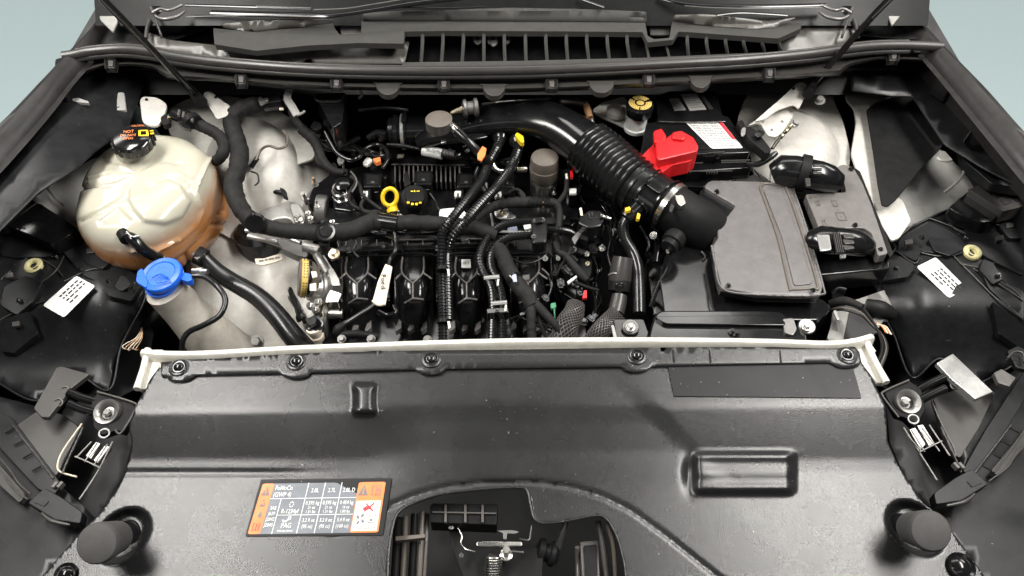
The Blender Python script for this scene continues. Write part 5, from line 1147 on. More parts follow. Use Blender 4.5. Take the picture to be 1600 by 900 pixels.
slab('silver_clip', [(1158,200),(1166,198),(1164,212),(1158,210)], .035, .004, 'silv', t); put('conn', 'plug', 1186, 212, .034, 11, 'blk', t, rz=-40)
for k in range(3): tube('cable', [(1206+k,232,.02),(1216+k*2,218-k*2,.02),(1226+k,206,.02),(1240,194+k,.02)], 2, ['blk','zinc','wire'][k], t, n=8)
lathe('eyelet', W(1241,194,.02), (.2,-.3,1), [(0,.008),(.003,.008),(.004,.005),(.008,.005)], 'castd', t)
for (x, y) in ((1220,214),(1227,206),(1233,199)): lathe('ferrule', W(x, y, .022), (.7,.6,.1), [(0,.0045),(.006,.0045)], 'zinc', t, n=12)
tube('cable', [(1166,256,.0),(1186,256,.0),(1206,244,.01),(1214,238,.015)], [3,5,5,3], 'blk', t)
tube('red_lead', [(1210,250,.0),(1206,262,-.01),(1202,282,-.02)], 1.6, 'bodyg', t, n=6)
# ============================================================= BRAKE RESERVOIR
t = H('brake_fluid_reservoir', 'white brake fluid reservoir with black cap and yellow print', 'reservoir', (990,190,.0))
lathe('reservoir', W(992,204,-.03), (0,0,1), [(0,.018),(.004,.023),(.012,.024),(.014,.0215),(.05,.021),(.06,.023)], 'wht2', t, n=36)
lathe('cap', W(998,176,.026), (0,-.05,1), [(0,.026),(.003,.0275),(.020,.0275),(.023,.025),(.024,.001)], 'blk', t, n=36)
c = W(998,176,.026)+Vector((0,-.0012,.0243)); vs = []; fs = []
for i0, i1 in ((2,15),(17,32),(33,47)):
    for i in range(i0, i1):
        b_ = len(vs); 
        for a, r_ in ((i,.011),(i+1,.011),(i+1,.0225),(i,.0225)): q = 2*pi*a/48+.3; vs.append(c+Vector((cos(q)*r_, sin(q)*r_, .0004)))
        fs.append((b_, b_+1, b_+2, b_+3))
link('yellow_print', pydata('yellow_print', vs, fs), 'gold', t, smooth=False); lathe('yellow_print', c+Vector((0,0,.0003)), (0,0,1), [(0,.0075),(.0002,.0074)], 'gold', t, n=24)
for k in range(40):
    a = 2*pi*k/40; r_ = .014 if k % 2 else .019; bx('print_letter', c+Vector((cos(a)*r_, sin(a)*r_, .0006)), (.0022,.0014,.0002), 'ink', t, rot=(0,0,a), bevel=0)
lathe('neck_plate', W(962,178,-.02), (0,0,1), [(0,.02),(.01,.02),(.02,.012)], 'body', t)
# firewall odds
t = H('fuel_pulse_damper', 'squat round metal canister with dark brown top behind the engine', 'canister', (686,185,.0))
lathe('can', W(686,201,.045), (0,0,1), [(0,.022),(.002,.0245),(.022,.0245)], 'castd', t, n=36); lathe('top', W(686,187,.067), (0,0,1), [(0,.0245),(.002,.025),(.003,.022),(.004,.018),(.003,.001)], 'brown', t, n=36)
tube('pipe', [(700,192,.055),(708,199,.055),(714,205,.05)], [4,6,7], 'steel', t); tube('hose', [(714,205,.05),(732,222,.04),(750,240,.02),(762,254,-.005)], [8,7,7,7], 'rub', t)
slab('orange_tag', [(746,240),(754,228),(760,232),(758,242),(752,251),(746,248)], .035, .004, 'org', t, r=1); tube('fitting', [(765,252,-.015),(770,258,-.02),(776,265,-.025),(790,268,-.03)], [5,5,3.5,3.5], 'steel', t)
tube('union', [(808,265,-.03),(820,265,-.03)], 5, 'zinc', t)
t = H('purge_valve', 'dark ribbed cylinder with brass fitting under the cowl lip', 'valve', (740,168,.02))
lathe('body', W(722,170,.06), (1,.15,0), [(0,.010),(.003,.017),(.008,.018),(.010,.013),(.022,.013),(.024,.018),(.030,.018),(.032,.012)], 'castd', t); tube('fitting', [(704,177,.06),(712,174,.06),(722,171,.06)], [2.5,4,6], 'zinc', t); tube('rod', [(752,163,.06),(790,158,.055),(860,154,.04)], 1.6, 'castd', t, n=6)
t = H('labelled_tube', 'thin corrugated tube with a white sleeve label across the valve cover', 'tube', (660,235,-.03))
tube('tube', [(606,226,-.04),(636,229,-.03),(664,234,-.03)], 3.4, 'rub', t, kind='loom'); tube('sleeve_label', [(661,235,-.03),(691,241,-.03)], 8.5, 'lab', t, n=20)
Quad([(664,231,-.0185),(690,236,-.0185),(689,243,-.0185),(663,238,-.0185)], 0, .0006).rects('sleeve_print', [(.05,.15,.3,.35),(.4,.15,.6,.35),(.65,.15,.9,.35),(.1,.6,.3,.8),(.35,.6,.65,.8),(.72,.6,.95,.8)], 'inkg', t, 1)
tube('tube', [(690,240,-.03),(712,244,-.03),(724,238,-.03)], 6, 'blk', t); tube('ferrule', [(692,238,-.026),(710,241,-.026)], 6.5, 'fend', t, kind='loom'); put('conn', 'plug', 728, 236, -.02, 9, 'blk', t, rz=30)
t = H('firewall_bracket', 'pale folded metal bracket hanging below the cowl lip, left of centre', 'bracket', (460,160,.03))
tube('strap', [(452,140,.05),(449,154,.045),(456,166,.04),(464,180,.035)], 6, 'bodyg', t, n=8, flat=.25); tube('strap', [(464,180,.035),(470,178,.035),(476,174,.035)], 2, 'bodyg', t, n=6)
tube('rod', [(418,157,.03),(448,156,.03)], 1.5, 'cowl', t, n=6); slab('lozenge', [(436,168),(443,168),(443,171),(436,171)], .03, .003, 'tag', t, r=1); tube('hook', [(562,142,.05),(566,148,.045),(560,154,.04)], 2.6, 'bodyg', t, n=6)
t = H('firewall_module', 'tapered glossy black plastic module on the firewall left of the turbo duct', 'module', (515,170,.02))
slab('module', [(490,146),(540,144),(535,190),(520,200),(508,178)], .035, .05, 'blk', t, r=4, bevel=.004); tube('edge', [(490,148,.037),(498,158,.037),(530,158,.037),(536,150,.037)], 1.8, 'seal', t, n=6)
slab('lower_arm', [(506,186),(528,198),(524,202),(504,192)], .01, .01, 'blk', t, r=2); slab('side_arm', [(490,188),(502,192),(504,200),(492,204),(484,198)], .0, .02, 'blkm', t, r=4)
# background darks on firewall
for P in ([(560,172,.0),(600,168,.0),(640,172,.0)], [(480,212,-.02),(500,226,-.03),(524,232,-.04),(560,216,-.05)], [(875,158,.03),(912,162,.02),(920,175,.0),(926,198,-.02)]):
    tube('bulkhead_pipe', P, 5, 'castd' if P[0][0] > 800 else 'rub', car)
tube('bulkhead_fitting', [(914,160,.02),(918,172,.015),(922,184,.01)], [4,6,5], 'copper', car)
# ============================================================= BROWN CANISTER
t = H('fuel_pump_cover', 'brown-grey plastic canister on a silver ribbed base behind the manifold', 'canister', (850,270,-.05))
lathe('base', W(849,300,-.10), (0,0,1), [(0,.024),(.03,.025),(.032,.027),(.038,.028)], 'cast', t, n=32)
for k in range(9): a = pi+k*pi/8; bx('base_rib', W(849,300,-.10)+Vector((cos(a)*.025, sin(a)*.025, .018)), (.003,.005,.03), 'steel', t, rot=(0,0,a), bevel=.001)
lathe('canister', W(850,277,-.060), (0,0,1), [(0,.027),(.004,.0295),(.028,.0295),(.030,.028),(.046,.028),(.052,.026),(.054,.020),(.054,.001)], 'brown', t, n=40)
slab('front_bulge', [(830,264),(858,264),(860,270),(828,270)], -.035, .035, 'brown', t, r=3); tube('union', [(806,264,-.03),(822,264,-.035)], 5.5, 'steel', t)
put('stud', 'bolt', 866, 302, -.075, 5, 'steel', t)
t = H('red_clip_sensor', 'small black sensor with a red locking clip right of the brown canister', 'sensor', (888,280,-.05))
slab('body', [(879,264),(892,262),(896,278),(884,282)], -.03, .02, 'blk', t, r=2); slab('red_clip', [(891,266),(896,266),(896,277),(891,277)], -.024, .006, 'red', t, r=1); tube('tan_wire', [(885,272,-.022),(886,280,-.025)], 2, 'tan' if 0 else 'tag', t, n=6)
tube('lead', [(886,280,-.03),(884,298,-.045),(876,312,-.055),(870,318,-.06)], [4,3.4,4,5], 'tape', t)
t = H('coil_plug_right', 'black round plug with white clip standing right of the brown canister', 'connector', (893,310,-.08))
lathe('plug', W(893,316,-.09), (0,-.1,1), [(0,.012),(.01,.014),(.026,.014),(.028,.016),(.04,.016),(.042,.010)], 'blk', t); slab('white_clip', [(889,294),(901,294),(901,302),(890,302)], -.045, .006, 'wht', t, r=1); slab('base', [(878,324),(902,324),(904,342),(880,342)], -.09, .03, 'blk', t, r=2)
# upper harness across manifold
t = H('engine_harness', 'taped harness crossing in front of the brown canister with plug leads', 'wiring harness', (840,320,-.06))
tube('trunk', [(742,344,-.06),(764,326,-.055),(790,318,-.05),(816,316,-.05),(850,317,-.05),(868,318,-.052),(874,332,-.06),(873,352,-.07),(868,372,-.08),(872,390,-.09)], [5,7,8,9,8,7,5,5,5,5], 'tape', t, kind='tape')
tube('loom', [(828,316,-.046),(858,317,-.046)], 8.5, 'rub', t, kind='loom'); tube('lead', [(800,298,-.05),(812,300,-.045),(818,310,-.048)], 4, 'tape', t); tube('lead', [(748,262,-.05),(744,276,-.06),(752,290,-.06),(760,300,-.06)], 5, 'rub', t)
put('conn', 'plug', 789, 301, -.045, 10, 'blk', t); put('stud', 'bolt', 848, 322, -.05, 4, 'copper', t)
t = H('fuel_rail_bracket', 'silver bolted bracket with lilac plug left of the engine harness', 'bracket', (785,335,-.08))
slab('bracket', [(774,330),(790,326),(808,338),(800,342),(784,342)], -.08, .01, 'cast', t, r=4); lathe('disc', W(784,334,-.08), (0,-.2,1), [(0,.014),(.004,.014),(.006,.008)], 'cast', t); put('stud', 'bolt', 784, 334, -.072, 6, 'zinc', t)
slab('lilac_plug', [(793,353),(808,353),(809,362),(794,362)], -.07, .008, 'teal', t, r=2); tube('thin_pipe', [(760,286,-.06),(762,310,-.07),(768,340,-.08),(770,356,-.085)], 2.2, 'castd', t, n=8); tube('thin_pipe', [(778,362,-.072),(830,363,-.072)], 2, 'lab', t, n=6)
slab('white_tip', [(826,356),(832,363),(826,364)], -.068, .004, 'lab', t, r=1)
# ============================================================= CORRUGATED LOOMS
LG = 'corrugated looms over the manifold'
def loom(label, pts, r, name='loom_tube'):
    t = thing(name, label, 'cable loom', W(*pts[len(pts)//2]), LG); tube('conduit', pts, r, 'loom', t, kind='loom', n=14); return t
t = loom('left corrugated loom dropping straight down between the second and third runner', [(782,218,0),(776,232,0),(764,254,-.01),(752,282,-.01),(730,312,-.01),(706,342,-.015),(692,362,-.03),(690,390,-.05),(690,430,-.08),(691,480,-.10),(692,545,-.13)], 7.5)
for (x, y, z) in ((691,418,-.062),(692,500,-.10)): tube('cable_tie', [(x,y,z),(x,y+5,z-.002)], 9.5, 'blkm', t, n=12); slab('tie_tail', [(x+7,y+2),(x+11,y+2),(x+12,y+12),(x+9,y+14)], z+.012, .003, 'silv', t, r=0, bevel=0)
t = loom('slanting corrugated loom below the bright yellow clip, ending behind the left loom', [(812,224,0),(806,244,-.01),(796,266,-.015),(778,290,-.01),(752,318,-.012),(728,346,-.018),(708,368,-.035),(699,392,-.06),(699,430,-.08),(701,500,-.11)], 8)
lathe('coupling', W(806,220,.0), (-.3,-.4,.6), [(-.012,.012),(0,.013),(.004,.013),(.007,.010),(.009,.004)], 'blk', t); slab('yellow_clip', [(804,210),(808,206),(818,212),(819,222),(814,222)], .018, .012, 'yel', t, r=2, bevel=.002); lathe('coupling', W(780,214,.0), (-.3,-.4,.6), [(-.012,.012),(0,.013),(.004,.013),(.007,.010),(.009,.004)], 'blk', t)
t = loom('outer corrugated loom arching from the centre clamp down to the crossmember', [(836,347,-.05),(812,347,-.05),(790,351,-.05),(768,364,-.055),(755,384,-.06),(749,404,-.065),(754,424,-.075),(766,446,-.085),(770,474,-.095),(768,545,-.13)], 7)
for (x, y, z) in ((768,434,-.075),(780,474,-.09)): tube('cable_tie', [(x-12,y,z),(x+12,y-2,z)], 4, 'silv', t, n=8, flat=.5); slab('tie_tail', [(x+9,y+2),(x+12,y+2),(x+11,y+12),(x+8,y+12)], z+.012, .003, 'silv', t, r=0, bevel=0)
t = loom('inner corrugated loom running just below and beside the outer arching loom', [(834,368,-.055),(812,369,-.055),(794,372,-.055),(778,382,-.06),(768,398,-.065),(768,418,-.075),(778,440,-.085),(785,470,-.095),(785,545,-.13)], 7)
t = loom('short corrugated loom right of the central cable clamp', [(850,358,-.055),(870,359,-.055),(890,362,-.06),(906,372,-.07)], 6)
t = H('loom_clamp', 'black plastic clamp block joining the corrugated looms', 'clamp', (842,358,-.05))
slab('block', [(829,344),(852,342),(856,352),(854,378),(832,380)], -.036, .03, 'blk', t, r=4, bevel=.003); slab('boss', [(834,340),(848,338),(850,346),(836,348)], -.03, .02, 'blk', t, r=3)
for (x, y) in ((836,346),(848,344),(834,370)): put('bolt', 'rivet', x, y, -.035, 4, 'fend', t)
slab('tab', [(818,352),(830,350),(832,356),(820,358)], -.045, .004, 'lab', t, r=1, bevel=0)
# ============================================================= CENTRE-RIGHT CLUTTER
t = H('taped_branch', 'grey taped harness branching downward in front of the fourth runner', 'wiring harness', (810,450,-.08))
tube('trunk', [(778,385,-.06),(786,400,-.065),(796,424,-.075),(810,446,-.08),(826,464,-.085),(832,480,-.09)], [10,12,12,12,13,10], 'tape', t, kind='tape', n=14); tube('branch', [(828,466,-.085),(846,484,-.09),(866,506,-.10),(880,524,-.12)], [8,7,6,6], 'tape', t)
tube('branch', [(830,478,-.09),(830,500,-.10),(832,540,-.13)], [8,7,7], 'tape', t, kind='tape'); tube('branch', [(838,490,-.1),(846,508,-.11),(854,530,-.13)], 3, 'tape', t); tube('shiny_band', [(800,434,-.077),(806,440,-.078)], 13, 'blk', t, n=14); slab('foil_tag', [(800,430),(806,428),(808,440),(802,440)], -.06, .002, 'teal', t, r=1, bevel=0)
t = H('solenoid_block', 'black boxy solenoid block with brass studs in the centre right of the engine', 'solenoid', (925,350,-.06))
slab('block', [(905,338),(920,328),(938,328),(948,336),(940,352),(920,356),(903,348)], -.035, .04, 'blk', t, r=3, bevel=.003); slab('face', [(903,350),(922,356),(918,376),(900,370)], -.06, .03, 'blkm', t, r=2)
tube('stud', [(907,326,-.04),(909,338,-.045)], 3, 'zinc', t); tube('stud', [(938,337,-.03),(954,342,-.035)], 3, 'steel', t); put('stud', 'nut', 938, 337, -.03, 5, 'castd', t, axis=(1,-.2,0))
Quad([(912,332,-.034),(936,330,-.034),(938,346,-.034),(914,348,-.034)], 0, .0006).rects('stamp', [(.3,.1,.36,.5),(.5,.1,.55,.4),(.3,.6,.5,.65),(.75,.6,.8,.7)], 'cowl', t, 1)
for (x, y, r_, m_) in ((941,388,6,'steel'),(917,397,5,'steel'),(897,390,5,'castd'),(918,412,4,'zinc'),(872,404,4,'silv'),(880,340,4,'castd'),(905,372,4,'castd'),(852,404,5,'silv')): put('stud', 'bolt', x, y, -.08, r_, m_, t, axis=(-.1,-.4,1))
slab('silver_plate', [(893,372),(906,358),(910,362),(898,382)], -.058, .005, 'castd', t, r=2)
for (x, y, r_, rz) in ((918,372,13,20),(934,378,11,-30),(926,392,12,10),(908,396,10,60)): put('conn', 'plug', x, y, -.085, r_, 'blk', t, rz=rz)
t = H('sensor_harness', 'grey taped lead dropping through black plugs to a red lock below', 'wiring harness', (905,430,-.09))
tube('lead', [(866,378,-.07),(870,392,-.075),(884,400,-.08),(896,414,-.085),(910,430,-.09),(918,438,-.09)], [4,5,5,6,7,4], 'tape', t, kind='tape'); tube('lead', [(893,386,-.07),(890,396,-.078),(884,400,-.08)], 3.5, 'tape', t)
slab('plate', [(900,402),(926,404),(924,428),(916,440),(906,424)], -.10, .02, 'blkm', t, r=5, bevel=.003)
for (x, y, r_, rz) in ((888,426,14,35),(876,446,11,0),(898,446,11,20),(906,458,10,10),(870,420,9,10)): put('conn', 'plug', x, y, -.10, r_, 'blk', t, rz=rz)
slab('silver_key', [(886,440),(900,430),(902,433),(888,444)], -.075, .003, 'silv', t, r=0, bevel=0); tube('pin_bar', [(896,440,-.085),(916,448,-.085),(936,454,-.085)], 2.6, 'blkm', t); slab('red_lock', [(912,454),(917,453),(917,465),(910,466)], -.078, .006, 'red', t, r=1)
slab('green_clip', [(860,474),(868,472),(869,480),(861,482)], -.12, .008, 'green', t, r=1); tube('green_clip_stem', [(866,482,-.12),(867,500,-.13)], 1.4, 'green', t, n=6)
put('bolt', 'bolt', 912, 504, -.15, 7, 'castd', t)
def braided(name, label, pts, r, m='rub'):
    t = thing(name, label, 'hose', W(*pts[1]), 'braided sleeves'); tube('core', pts, r, 'tape', t, n=16)
    P0 = path3(pts); R0 = [rr*((p-CAM).dot(Vector((0, CT, -ST))))/FP for rr, p in zip(r, P0)]; P = spline(P0, 14)
    R = []
    for i in range(len(R0)-1):
        for s in range(14): R.append(lerp(R0[i], R0[i+1], s/14))
    R.append(R0[-1]); vs = []; fs = []
    for k in range(18):
        for sg in (1, -1):
            Q_ = []; x = None
            for i, p in enumerate(P):
                tt = (P[min(i+1, len(P)-1)]-P[max(i-1, 0)]).normalized()
                if x is None: x = tt.orthogonal().normalized()
                x = (x-tt*x.dot(tt)).normalized(); y = tt.cross(x); a = 2*pi*k/18+sg*i*.11
                Q_.append(p+(x*cos(a)+y*sin(a))*R[i]*1.02)
            v, f = sweep(Q_, [.0007]*len(Q_), 4); b = len(vs); vs += v; fs += [tuple(b+i for i in g) for g in f]
    link('braid', pydata('braid', vs, fs), 'fend', t, kind='stuff'); return t
t = braided('braided_hose', 'braided black sleeve below the red lock at the crossmember', [(900,474,-.10),(896,490,-.105),(886,508,-.115),(872,545,-.14)], [13,16,18,18])
t = braided('braided_hose', 'braided black sleeve below the grey canister, beside the bracket bolt', [(966,488,-.09),(952,502,-.10),(936,520,-.11),(915,550,-.14)], [13,14,15,15])
t = H('vapour_canister', 'dark grey cylindrical canister with cap beside the breather pipe', 'canister', (970,430,-.08))
tube('body', [(974,402,-.05),(970,428,-.07),(968,446,-.085)], [16,18,18], 'seal', t, n=24); tube('cap', [(969,440,-.08),(967,456,-.09)], [18.5,17], 'blkm', t, n=24); put('bolt', 'cap_boss', 968, 449, -.055, 8, 'blk', t, axis=(0,-.8,.6)); tube('lower_neck', [(968,462,-.09),(966,474,-.095),(962,490,-.10)], [12,13,13], 'seal', t, n=20)
tube('band', [(969,430,-.073),(969,432,-.074)], 19, 'silv', t, n=24)
t = H('breather_pipe', 'glossy black breather pipe with yellow lock clip on the intake cuff', 'pipe', (990,400,-.06))
tube('pipe', [(982,340,-.01),(974,352,-.02),(976,372,-.035),(988,394,-.05),(996,418,-.06),(998,444,-.075),(999,490,-.09)], [9,9,9,9,10,10,10], 'rub', t, n=18)
lathe('coupling', W(984,336,.0), (.6,.5,.3), [(-.010,.014),(0,.016),(.004,.016),(.006,.013),(.022,.013),(.024,.018),(.028,.018)], 'blk', t)
slab('yellow_clip', [(976,325),(984,322),(986,327),(978,330)], .022, .008, 'yel', t, r=1.5); slab('yellow_clip', [(996,332),(1001,334),(999,342),(994,341)], .018, .008, 'yel', t, r=1.5)
# support beam right
t = H('support_beam', 'glossy black pressed-steel support beam behind the right half of the crossmember', 'beam', (1140,505,-.06))
slab('beam', [(1024,489),(1034,484),(1180,484),(1222,486),(1232,498),(1262,520),(1262,540),(1010,540),(1018,505)], -.035, .03, 'blk', t, r=8, bevel=.006); slab('ridge', [(1022,494),(1180,492),(1226,500),(1228,508),(1040,506)], -.028, .01, 'blk', t, r=6, bevel=.004)
slab('end_plate', [(958,498),(1006,498),(1014,520),(1008,540),(966,540)], -.04, .008, 'blk', t, r=4, bevel=.002)
for (x, y) in ((985,512),(1260,511)): lathe('bolt_washer', W(x, y, -.036), (0,-.15,1), [(0,.013),(.002,.0145),(.004,.013),(.004,.009)], 'castd', t); put('bolt', 'bolt', x, y, -.031, 8, 'cast', t, axis=(0,-.15,1))
slab('bracket', [(1222,498),(1240,496),(1246,514),(1240,524),(1226,520)], -.03, .01, 'castd', t, r=4); slab('white_edge', [(955,508),(959,508),(965,530),(960,532)], -.03, .004, 'bodyg', t, r=1, bevel=0)
for (x, y) in ((1144,519),(1150,522)): put('bolt', 'weld_nut', x, y, -.033, 6, 'blk', t)
# ============================================================= FUSE BOX
t = H('fuse_box', 'fuse box with grey embossed lid and two rounded black connector covers', 'fuse box', (1310,340,-.1))
slab('lid', [(1304,262),(1318,256),(1334,262),(1348,286),(1362,320),(1380,372),(1388,396),(1372,400),(1362,364),(1350,356),(1280,357),(1258,303),(1322,300),(1318,280)], -.03, .02, 'fus', t, r=4, bevel=.003)
slab('case', [(1210,300),(1300,262),(1330,258),(1386,390),(1392,420),(1280,430),(1250,330)], -.055, .12, 'blk', t, r=5, bevel=.003)
tube('round_cover', [(1208,274,-.02),(1222,268,-.01),(1250,270,-.008),(1256,272,-.008)], [18,26,26,26], 'blk', t, n=28); tube('round_cover', [(1262,272,-.008),(1290,278,-.01),(1308,286,-.02)], [24,24,17], 'blk', t, n=28)
tube('cover_band', [(1248,269,-.006),(1262,272,-.006)], 29, 'blkm', t, n=28)
for k in range(3): slab('latch_rib', [(1270,256+k*6),(1284,256+k*6),(1285,259+k*6),(1271,259+k*6)], .022-.002*k, .004, 'seal', t, r=1)
slab('latch', [(1258,278),(1266,278),(1267,290),(1260,290)], .012, .006, 'seal', t, r=1)
tube('square_cover', [(1268,376,-.03),(1276,374,-.02),(1300,376,-.02)], [20,25,25], 'blk', t, n=24, flat=.8); tube('square_cover', [(1300,376,-.02),(1340,380,-.03),(1362,388,-.05)], [24,24,14], 'blk', t, n=24, flat=.8)
slab('gloss_window', [(1276,366),(1296,366),(1300,390),(1282,392)], .002, .004, 'silv', t, r=3)
for k in range(4): slab('latch_rib', [(1302+k*3,362),(1304+k*3,362),(1310+k*3,394),(1308+k*3,394)], .006, .006, 'seal', t, r=0)
for k in range(3): slab('latch_rib', [(1316,364+k*9),(1334,366+k*9),(1336,372+k*8),(1320,372+k*9)], .004, .006, 'seal', t, r=2)
slab('latch', [(1312,398),(1322,397),(1322,402),(1313,403)], -.02, .004, 'silv', t, r=1)
qf = Quad([(1258,303,-.03),(1332,301,-.03),(1356,356,-.03),(1280,357,-.03)], 0, .0005)
qf.rects('embossed_mark', [(.06,.10,.20,.13),(.05,.09,.09,.15),(.14,.22,.16,.36),(.16,.22,.22,.24),(.16,.34,.22,.36),(.20,.22,.22,.36),(.10,.78,.12,.92),(.12,.78,.18,.80),(.16,.78,.18,.92),(.06,.93,.2,.95),(.48,.22,.58,.24),(.48,.22,.49,.38),(.57,.22,.58,.38),(.48,.37,.58,.39),(.46,.56,.64,.58),(.46,.56,.47,.78),(.63,.56,.64,.78),(.46,.77,.64,.79),(.54,.66,.56,.69)], 'brown', t, 1)
slab('blue_reflector', [(1310,417),(1332,416),(1332,420),(1312,421)], -.06, .003, 'teal', t, r=1, bevel=0); slab('lower_block', [(1296,418),(1392,410),(1398,450),(1340,470),(1300,470)], -.10, .05, 'blk', t, r=5, bevel=.003)
slab('side_seal', [(1336,262),(1344,268),(1396,396),(1390,402)], -.04, .01, 'blkm', t, r=2)
# right lower corner
t = H('right_inner_bracket', 'grey pressed bracket with black grommet between airbox and right headlight', 'bracket', (1345,480,-.15))
slab('bracket', [(1325,448),(1340,442),(1362,440),(1372,456),(1396,482),(1390,500),(1330,500),(1310,528),(1292,530),(1304,490)], -.10, .006, 'bodyg', t, r=5); tube('grommet', [(1352,478,-.09),(1376,484,-.09),(1394,492,-.10)], [12,15,10], 'blkm', t)
slab('hollow_shade', [(1328,484),(1360,488),(1372,520),(1318,530)], -.098, .002, 'dark', t, r=4, bevel=0)  # flat black patch painted as the shade inside the hollow
t = H('right_corner_harness', 'black wire bundle with bare orange wires curling round the right end of the crossmember', 'wires', (1370,520,-.05))
for k in range(5): tube('wire', [(1290+k*2,478+k*2,-.08),(1318,472+k*3,-.06),(1345,480+k*3,-.05),(1362,500+k*2,-.04),(1376+k,526,-.03),(1378+k*2,548,-.02),(1366+k*2,576+k,-.01)], 2.2, ['wire','blk','rub','brown','wire'][k], t, n=7)
tube('tape_wrap', [(1296,474,-.07),(1320,470,-.055),(1348,480,-.045)], [5,7,5], 'tape', t)
for k in range(4): tube('bare_wire', [(1370,504+k,-.03),(1378+k*2,510,-.03),(1384+k*3,520+k,-.03)], .9, ['org','tag','copper','tag'][k], t, n=5)
tube('loop', [(1300,458,-.08),(1310,450,-.07),(1322,452,-.07)], 2, 'wire', t); slab('twist_tie', [(1302,486),(1306,484),(1312,500),(1308,500)], -.06, .004, 'bodyg', t, r=1)
# ============================================================= SMALL DETAIL
# extra panels and clips on the headlight housings
HL = {o['label'].split()[1]: o for o in D.objects if o.name.startswith('headlight') and o.get('category') == 'headlight'}
def hz(L_, x, y): return (-.07-.10*sst(440, 600, y)-.035*sst(150, 240, x)) if L_ else (-.07-.10*sst(450, 600, y)-.035*sst(1450, 1360, x))
for L_, t, panels in ((True, HL['left'], [[(8,446),(40,430),(66,440),(52,470),(26,492),(0,476)],[(120,384),(150,376),(178,402),(160,420),(134,410)],[(150,424),(200,420),(224,440),(205,470),(170,462)],[(0,500),(44,486),(60,520),(20,552),(0,548)]]),
                      (False, HL['right'], [[(1402,398),(1430,414),(1420,432),(1370,440),(1356,432)],[(1450,372),(1488,372),(1506,388),(1484,400),(1460,392)],[(1560,352),(1600,330),(1600,372),(1578,372)],[(1550,470),(1600,510),(1600,548),(1560,520)],[(1536,404),(1552,410),(1568,436),(1552,444),(1530,420)]])):
    for P in panels: slab('panel', [(x, y, hz(L_, x, y)+.010) for x, y in P], 0, .012, 'hl', t, r=4, bevel=.0012)
    for (x, y) in (((88,402),(126,420),(30,470),(170,440),(205,450)) if L_ else ((1508,372),(1560,430),(1400,420),(1440,372))):
        put('bolt', 'screw', x, y, hz(L_, x, y)+.012, 4, 'blk', t)
    for (x, y) in (((140,392),(24,506),(14,430)) if L_ else ((1420,378),(1562,372),(1578,352))):
        slab('clip', [(x-6, y-3, hz(L_, x, y)+.014), (x+6, y-5, hz(L_, x, y)+.014), (x+7, y+2, hz(L_, x, y)+.014), (x-5, y+4, hz(L_, x, y)+.014)], 0, .006, 'seal', t, r=1)
for side, S in (('left', [([(60,640),(98,646),(126,668),(92,738),(82,748),(24,664)], -.155, 'lip'), ([(-10,640),(18,652),(96,756),(84,774),(58,764),(-10,690)], -.150, 'hl'), ([(-10,716),(12,740),(40,772),(30,786),(-10,750)], -.15, 'lip')]),
                ('right', [([(1458,622),(1500,606),(1556,612),(1530,668),(1500,716),(1484,704)], -.155, 'lip'), ([(1600,580),(1612,606),(1560,690),(1524,744),(1504,736),(1540,672)], -.150, 'hl'), ([(1608,660),(1608,690),(1562,744),(1548,736),(1586,690)], -.15, 'lip')])):
    o = [q for q in D.objects if q.name.startswith('bumper_carrier') and side in q['label']][0]
    for P, z, m_ in S: slab('moulded_panel', P, z, .012, m_, o, r=5, bevel=.003)
    X = (lambda x: x) if side == 'left' else (lambda x: 1600-x)
    tube('moulded_rib', [(X(20),664,-.15),(X(60),716,-.15),(X(84),748,-.15)], 2, 'seal', o, n=6)
    tube('moulded_rib', [(X(130),668,-.14),(X(112),706,-.14),(X(98),738,-.14)], 2, 'seal', o, n=6)
    for k in range(4): tube('moulded_rib', [(X(8+k*14),676+k*20,-.146),(X(22+k*14),668+k*20,-.146)], 1.5, 'blkm', o, n=6)
t = HL['right']
tube('side_lamp_socket', [(1574,560,-.09),(1584,550,-.09),(1598,552,-.09),(1600,566,-.09)], 2, 'seal', t)
slab('side_lamp', [(1574,548),(1590,540),(1612,550),(1606,578),(1588,574)], -.10, .01, 'hl', t, r=3)
slab('grey_ribs', [(1553,582),(1565,576),(1588,590),(1578,604),(1560,598)], -.11, .01, 'fend', t, r=2)
# small leads and plugs over the engine
def lead(label, pts, r, m='wire', plug=None):
    t = thing('cable', label, 'cable', W(*pts[0])); tube('lead', pts, r, m, t, n=7)
    if plug: put('conn', 'plug', plug[0], plug[1], plug[2], plug[3], plug[4], t, rz=plug[5] if len(plug) > 5 else 0)
    return t
lead('thin black lead from the oil cap coil looping to the white block', [(672,302,-.05),(680,314,-.055),(684,324,-.05),(690,332,-.05)], 1.6)
lead('thin lead curling from the coil plug right of the looms to the engine harness', [(792,302,-.045),(806,296,-.04),(818,304,-.045),(820,316,-.045)], 3, 'tape')
lead('pale thin lead above the left coil beside the ringed sensor', [(548,268,-.035),(556,278,-.035),(557,288,-.04),(550,300,-.045)], 1.4, 'fend')
lead('short black lead with plug behind the front end of the intake cuff', [(1000,352,-.06),(1008,366,-.07),(1014,382,-.08),(1010,398,-.09)], 3, 'rub', (1010,400,-.09,8,'blk',10))
lead('thin black wire hanging between solenoid block and breather pipe', [(948,352,-.05),(954,372,-.07),(950,396,-.09),(956,420,-.10)], 1.8)
lead('black lead with plug low between the taped branch and the braided sleeve', [(846,420,-.10),(858,432,-.11),(862,450,-.12),(856,466,-.13)], 3, 'rub', (852,468,-.12,9,'blk',30))
lead('thin glossy lead crossing the fourth runner', [(800,404,-.085),(820,412,-.09),(842,406,-.09),(856,396,-.09)], 2, 'blk')
